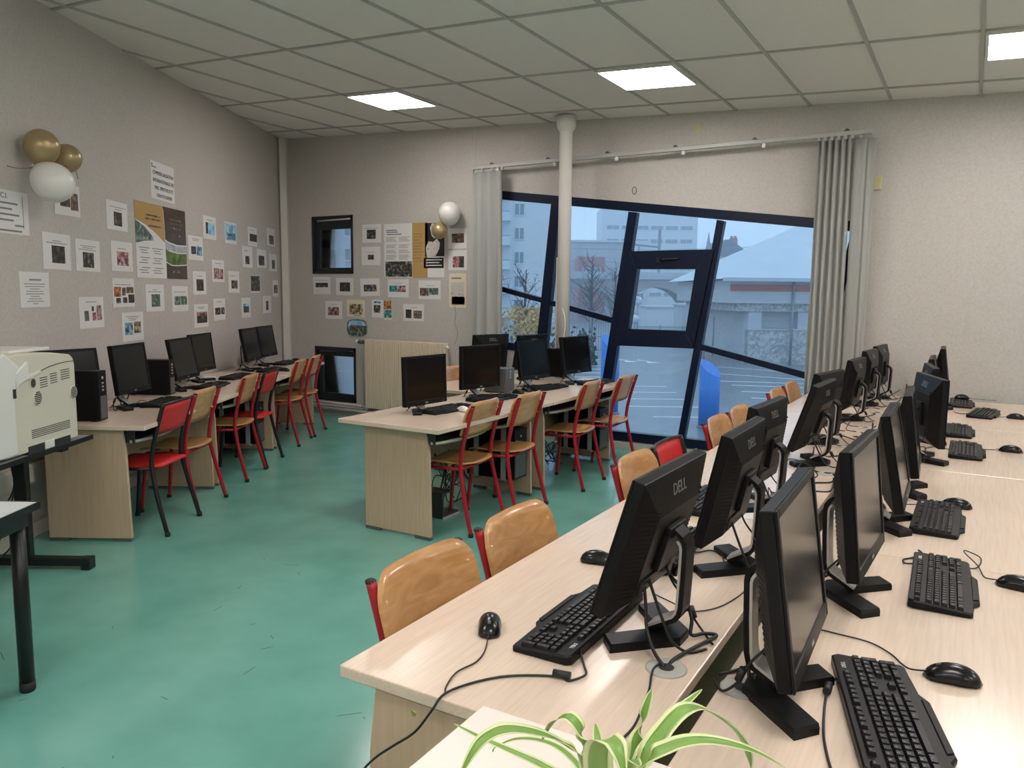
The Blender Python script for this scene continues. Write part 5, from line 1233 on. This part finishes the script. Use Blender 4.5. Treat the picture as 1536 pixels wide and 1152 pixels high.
# trees
def tree_(label, u, d, h, spread, nb, leaves, lm, seed, lz=(.3,1.0), trunk=.13, size=.18):
    rr = random.Random(seed); o = oroot('tree', label, 'tree', u, d, GZ, 'trees beyond the car park'); m = MB(); tips = []
    m.tube([(0,0,0),(.05,0,h*.35),(.0,.05,h*.6),(.05,0,h*.92)], trunk, 7, rs=[trunk,trunk*.8,trunk*.5,trunk*.12])
    for k in range(nb):
        z0 = h*rr.uniform(.18,.85); a = rr.uniform(0,6.28); L_ = spread*rr.uniform(.5,1.0)*(1.15-z0/h*.75); p = Vector((0,0,z0)); dv = Vector((cos(a),sin(a),rr.uniform(.5,1.1))).normalized(); P = [p]
        for j in range(4):
            dv = (dv+Vector((rr.uniform(-.3,.3),rr.uniform(-.3,.3),rr.uniform(-.05,.25)))).normalized(); p = p+dv*L_/4; P.append(p); tips.append(p)
            if j > 0:
                for _ in range(2):
                    q = p+Vector((rr.uniform(-1,1),rr.uniform(-1,1),rr.uniform(-.1,1)))*L_*.22; m.tube([p,(p+q)/2+Vector((0,0,.03)),q], .012, 3, rs=[.014,.010,.004]); tips.append(q)
        m.tube(P, .03, 4, rs=[trunk*.32,trunk*.22,trunk*.15,trunk*.1,trunk*.05])
    m.build('branches', M['bark'], o)
    if leaves:
        m = MB()
        for k in range(leaves):
            p = rr.choice(tips)+Vector((rr.gauss(0,.22),rr.gauss(0,.22),rr.gauss(0,.22)))
            if not lz[0]*h <= p.z <= lz[1]*h: continue
            E_ = Euler((rr.uniform(0,3),rr.uniform(0,3),rr.uniform(0,6))).to_matrix(); s_ = size*rr.uniform(.6,1.3)
            m._f([m.bm.verts.new(p+E_@Vector(q)*s_) for q in ((-.5,0,0),(0,-.4,.05),(.5,0,0),(0,.4,.05))])
        m.build('foliage', lm, o)
tree_('small tree with yellow autumn leaves beneath bare twigs, left in the window', .55, 36, 5.4, 2.6, 26, 2600, M['ylw'], 5, (.02,.60))
tree_('second small yellow-leaved tree, farther left behind the blind', -1.6, 38, 5.2, 2.6, 22, 1900, M['ylw'], 8, (.02,.56))
tree_('bare grey tree right of the column', 6.2, 62, 7.4, 3.2, 46, 0, None, 6, trunk=.16)
tree_('bare grey tree farther right, close to the mullion', 8.6, 66, 6.8, 3.0, 40, 0, None, 9, trunk=.16)
m = MB(); rr = random.Random(3)
for k in range(2600):
    p = Vector((rr.uniform(-3.2,4.6), 43+rr.uniform(-.8,.8), GZ+abs(rr.gauss(0,.8)))); E_ = Euler((rr.uniform(0,3),rr.uniform(0,3),rr.uniform(0,6))).to_matrix()
    m._f([m.bm.verts.new(OM @ (p+E_@Vector(q)*.25)) for q in ((-.5,0,0),(0,-.4,.05),(.5,0,0),(0,.4,.05))])
tag(m.build('hedge', M['olive']), 'low dark hedge behind the yellow tree', 'hedge', kind='stuff')

# ------------------------------------------------------------------ sky light and mist
w = bpy.data.worlds.new('sky'); S.world = w; w.use_nodes = True; nt = w.node_tree; N = nt.nodes; L = nt.links
bg = N['Background']; tc = N.new('ShaderNodeTexCoord'); ns = N.new('ShaderNodeTexNoise'); ns.inputs['Scale'].default_value = 2.2; ns.inputs['Detail'].default_value = 4
cr = N.new('ShaderNodeValToRGB'); cr.color_ramp.elements[0].color = (.36,.57,.84,1); cr.color_ramp.elements[1].color = (.47,.67,.90,1); cr.color_ramp.elements[0].position = .35; cr.color_ramp.elements[1].position = .65
mp = N.new('ShaderNodeMapping'); mp.inputs['Scale'].default_value = (1,1,3)
L.new(tc.outputs['Generated'], mp.inputs[0]); L.new(mp.outputs[0], ns.inputs['Vector']); L.new(ns.outputs['Fac'], cr.inputs[0]); L.new(cr.outputs[0], bg.inputs['Color']); bg.inputs['Strength'].default_value = 1.55
m = MB(); m.box(-90,140,14,240,GZ-.2,32); m.xf(OM)
fm = bpy.data.materials.new('mist'); fm.use_nodes = True; nn = fm.node_tree.nodes; nn.clear(); oo = nn.new('ShaderNodeOutputMaterial'); vs = nn.new('ShaderNodeVolumeScatter')
vs.inputs['Color'].default_value = (.80,.90,1,1); vs.inputs['Density'].default_value = .0032; vs.inputs['Anisotropy'].default_value = .0; fm.node_tree.links.new(vs.outputs[0], oo.inputs['Volume'])
mist = m.build('mist', fm); tag(mist, 'thin blue evening mist over the car park and buildings', 'mist', kind='stuff')

# ------------------------------------------------------------------ render look
S.view_settings.view_transform = 'Standard'; S.view_settings.look = 'None'; S.view_settings.exposure = 0.0; S.view_settings.gamma = 1.0; S.view_settings.use_curve_mapping = False
S.cycles.use_denoising = True; S.cycles.max_bounces = 10; S.cycles.transparent_max_bounces = 12; S.cycles.volume_bounces = 2; S.cycles.sample_clamp_indirect = 6.0
S.cycles.use_adaptive_sampling = False
for t_ in (tW, tR): pass
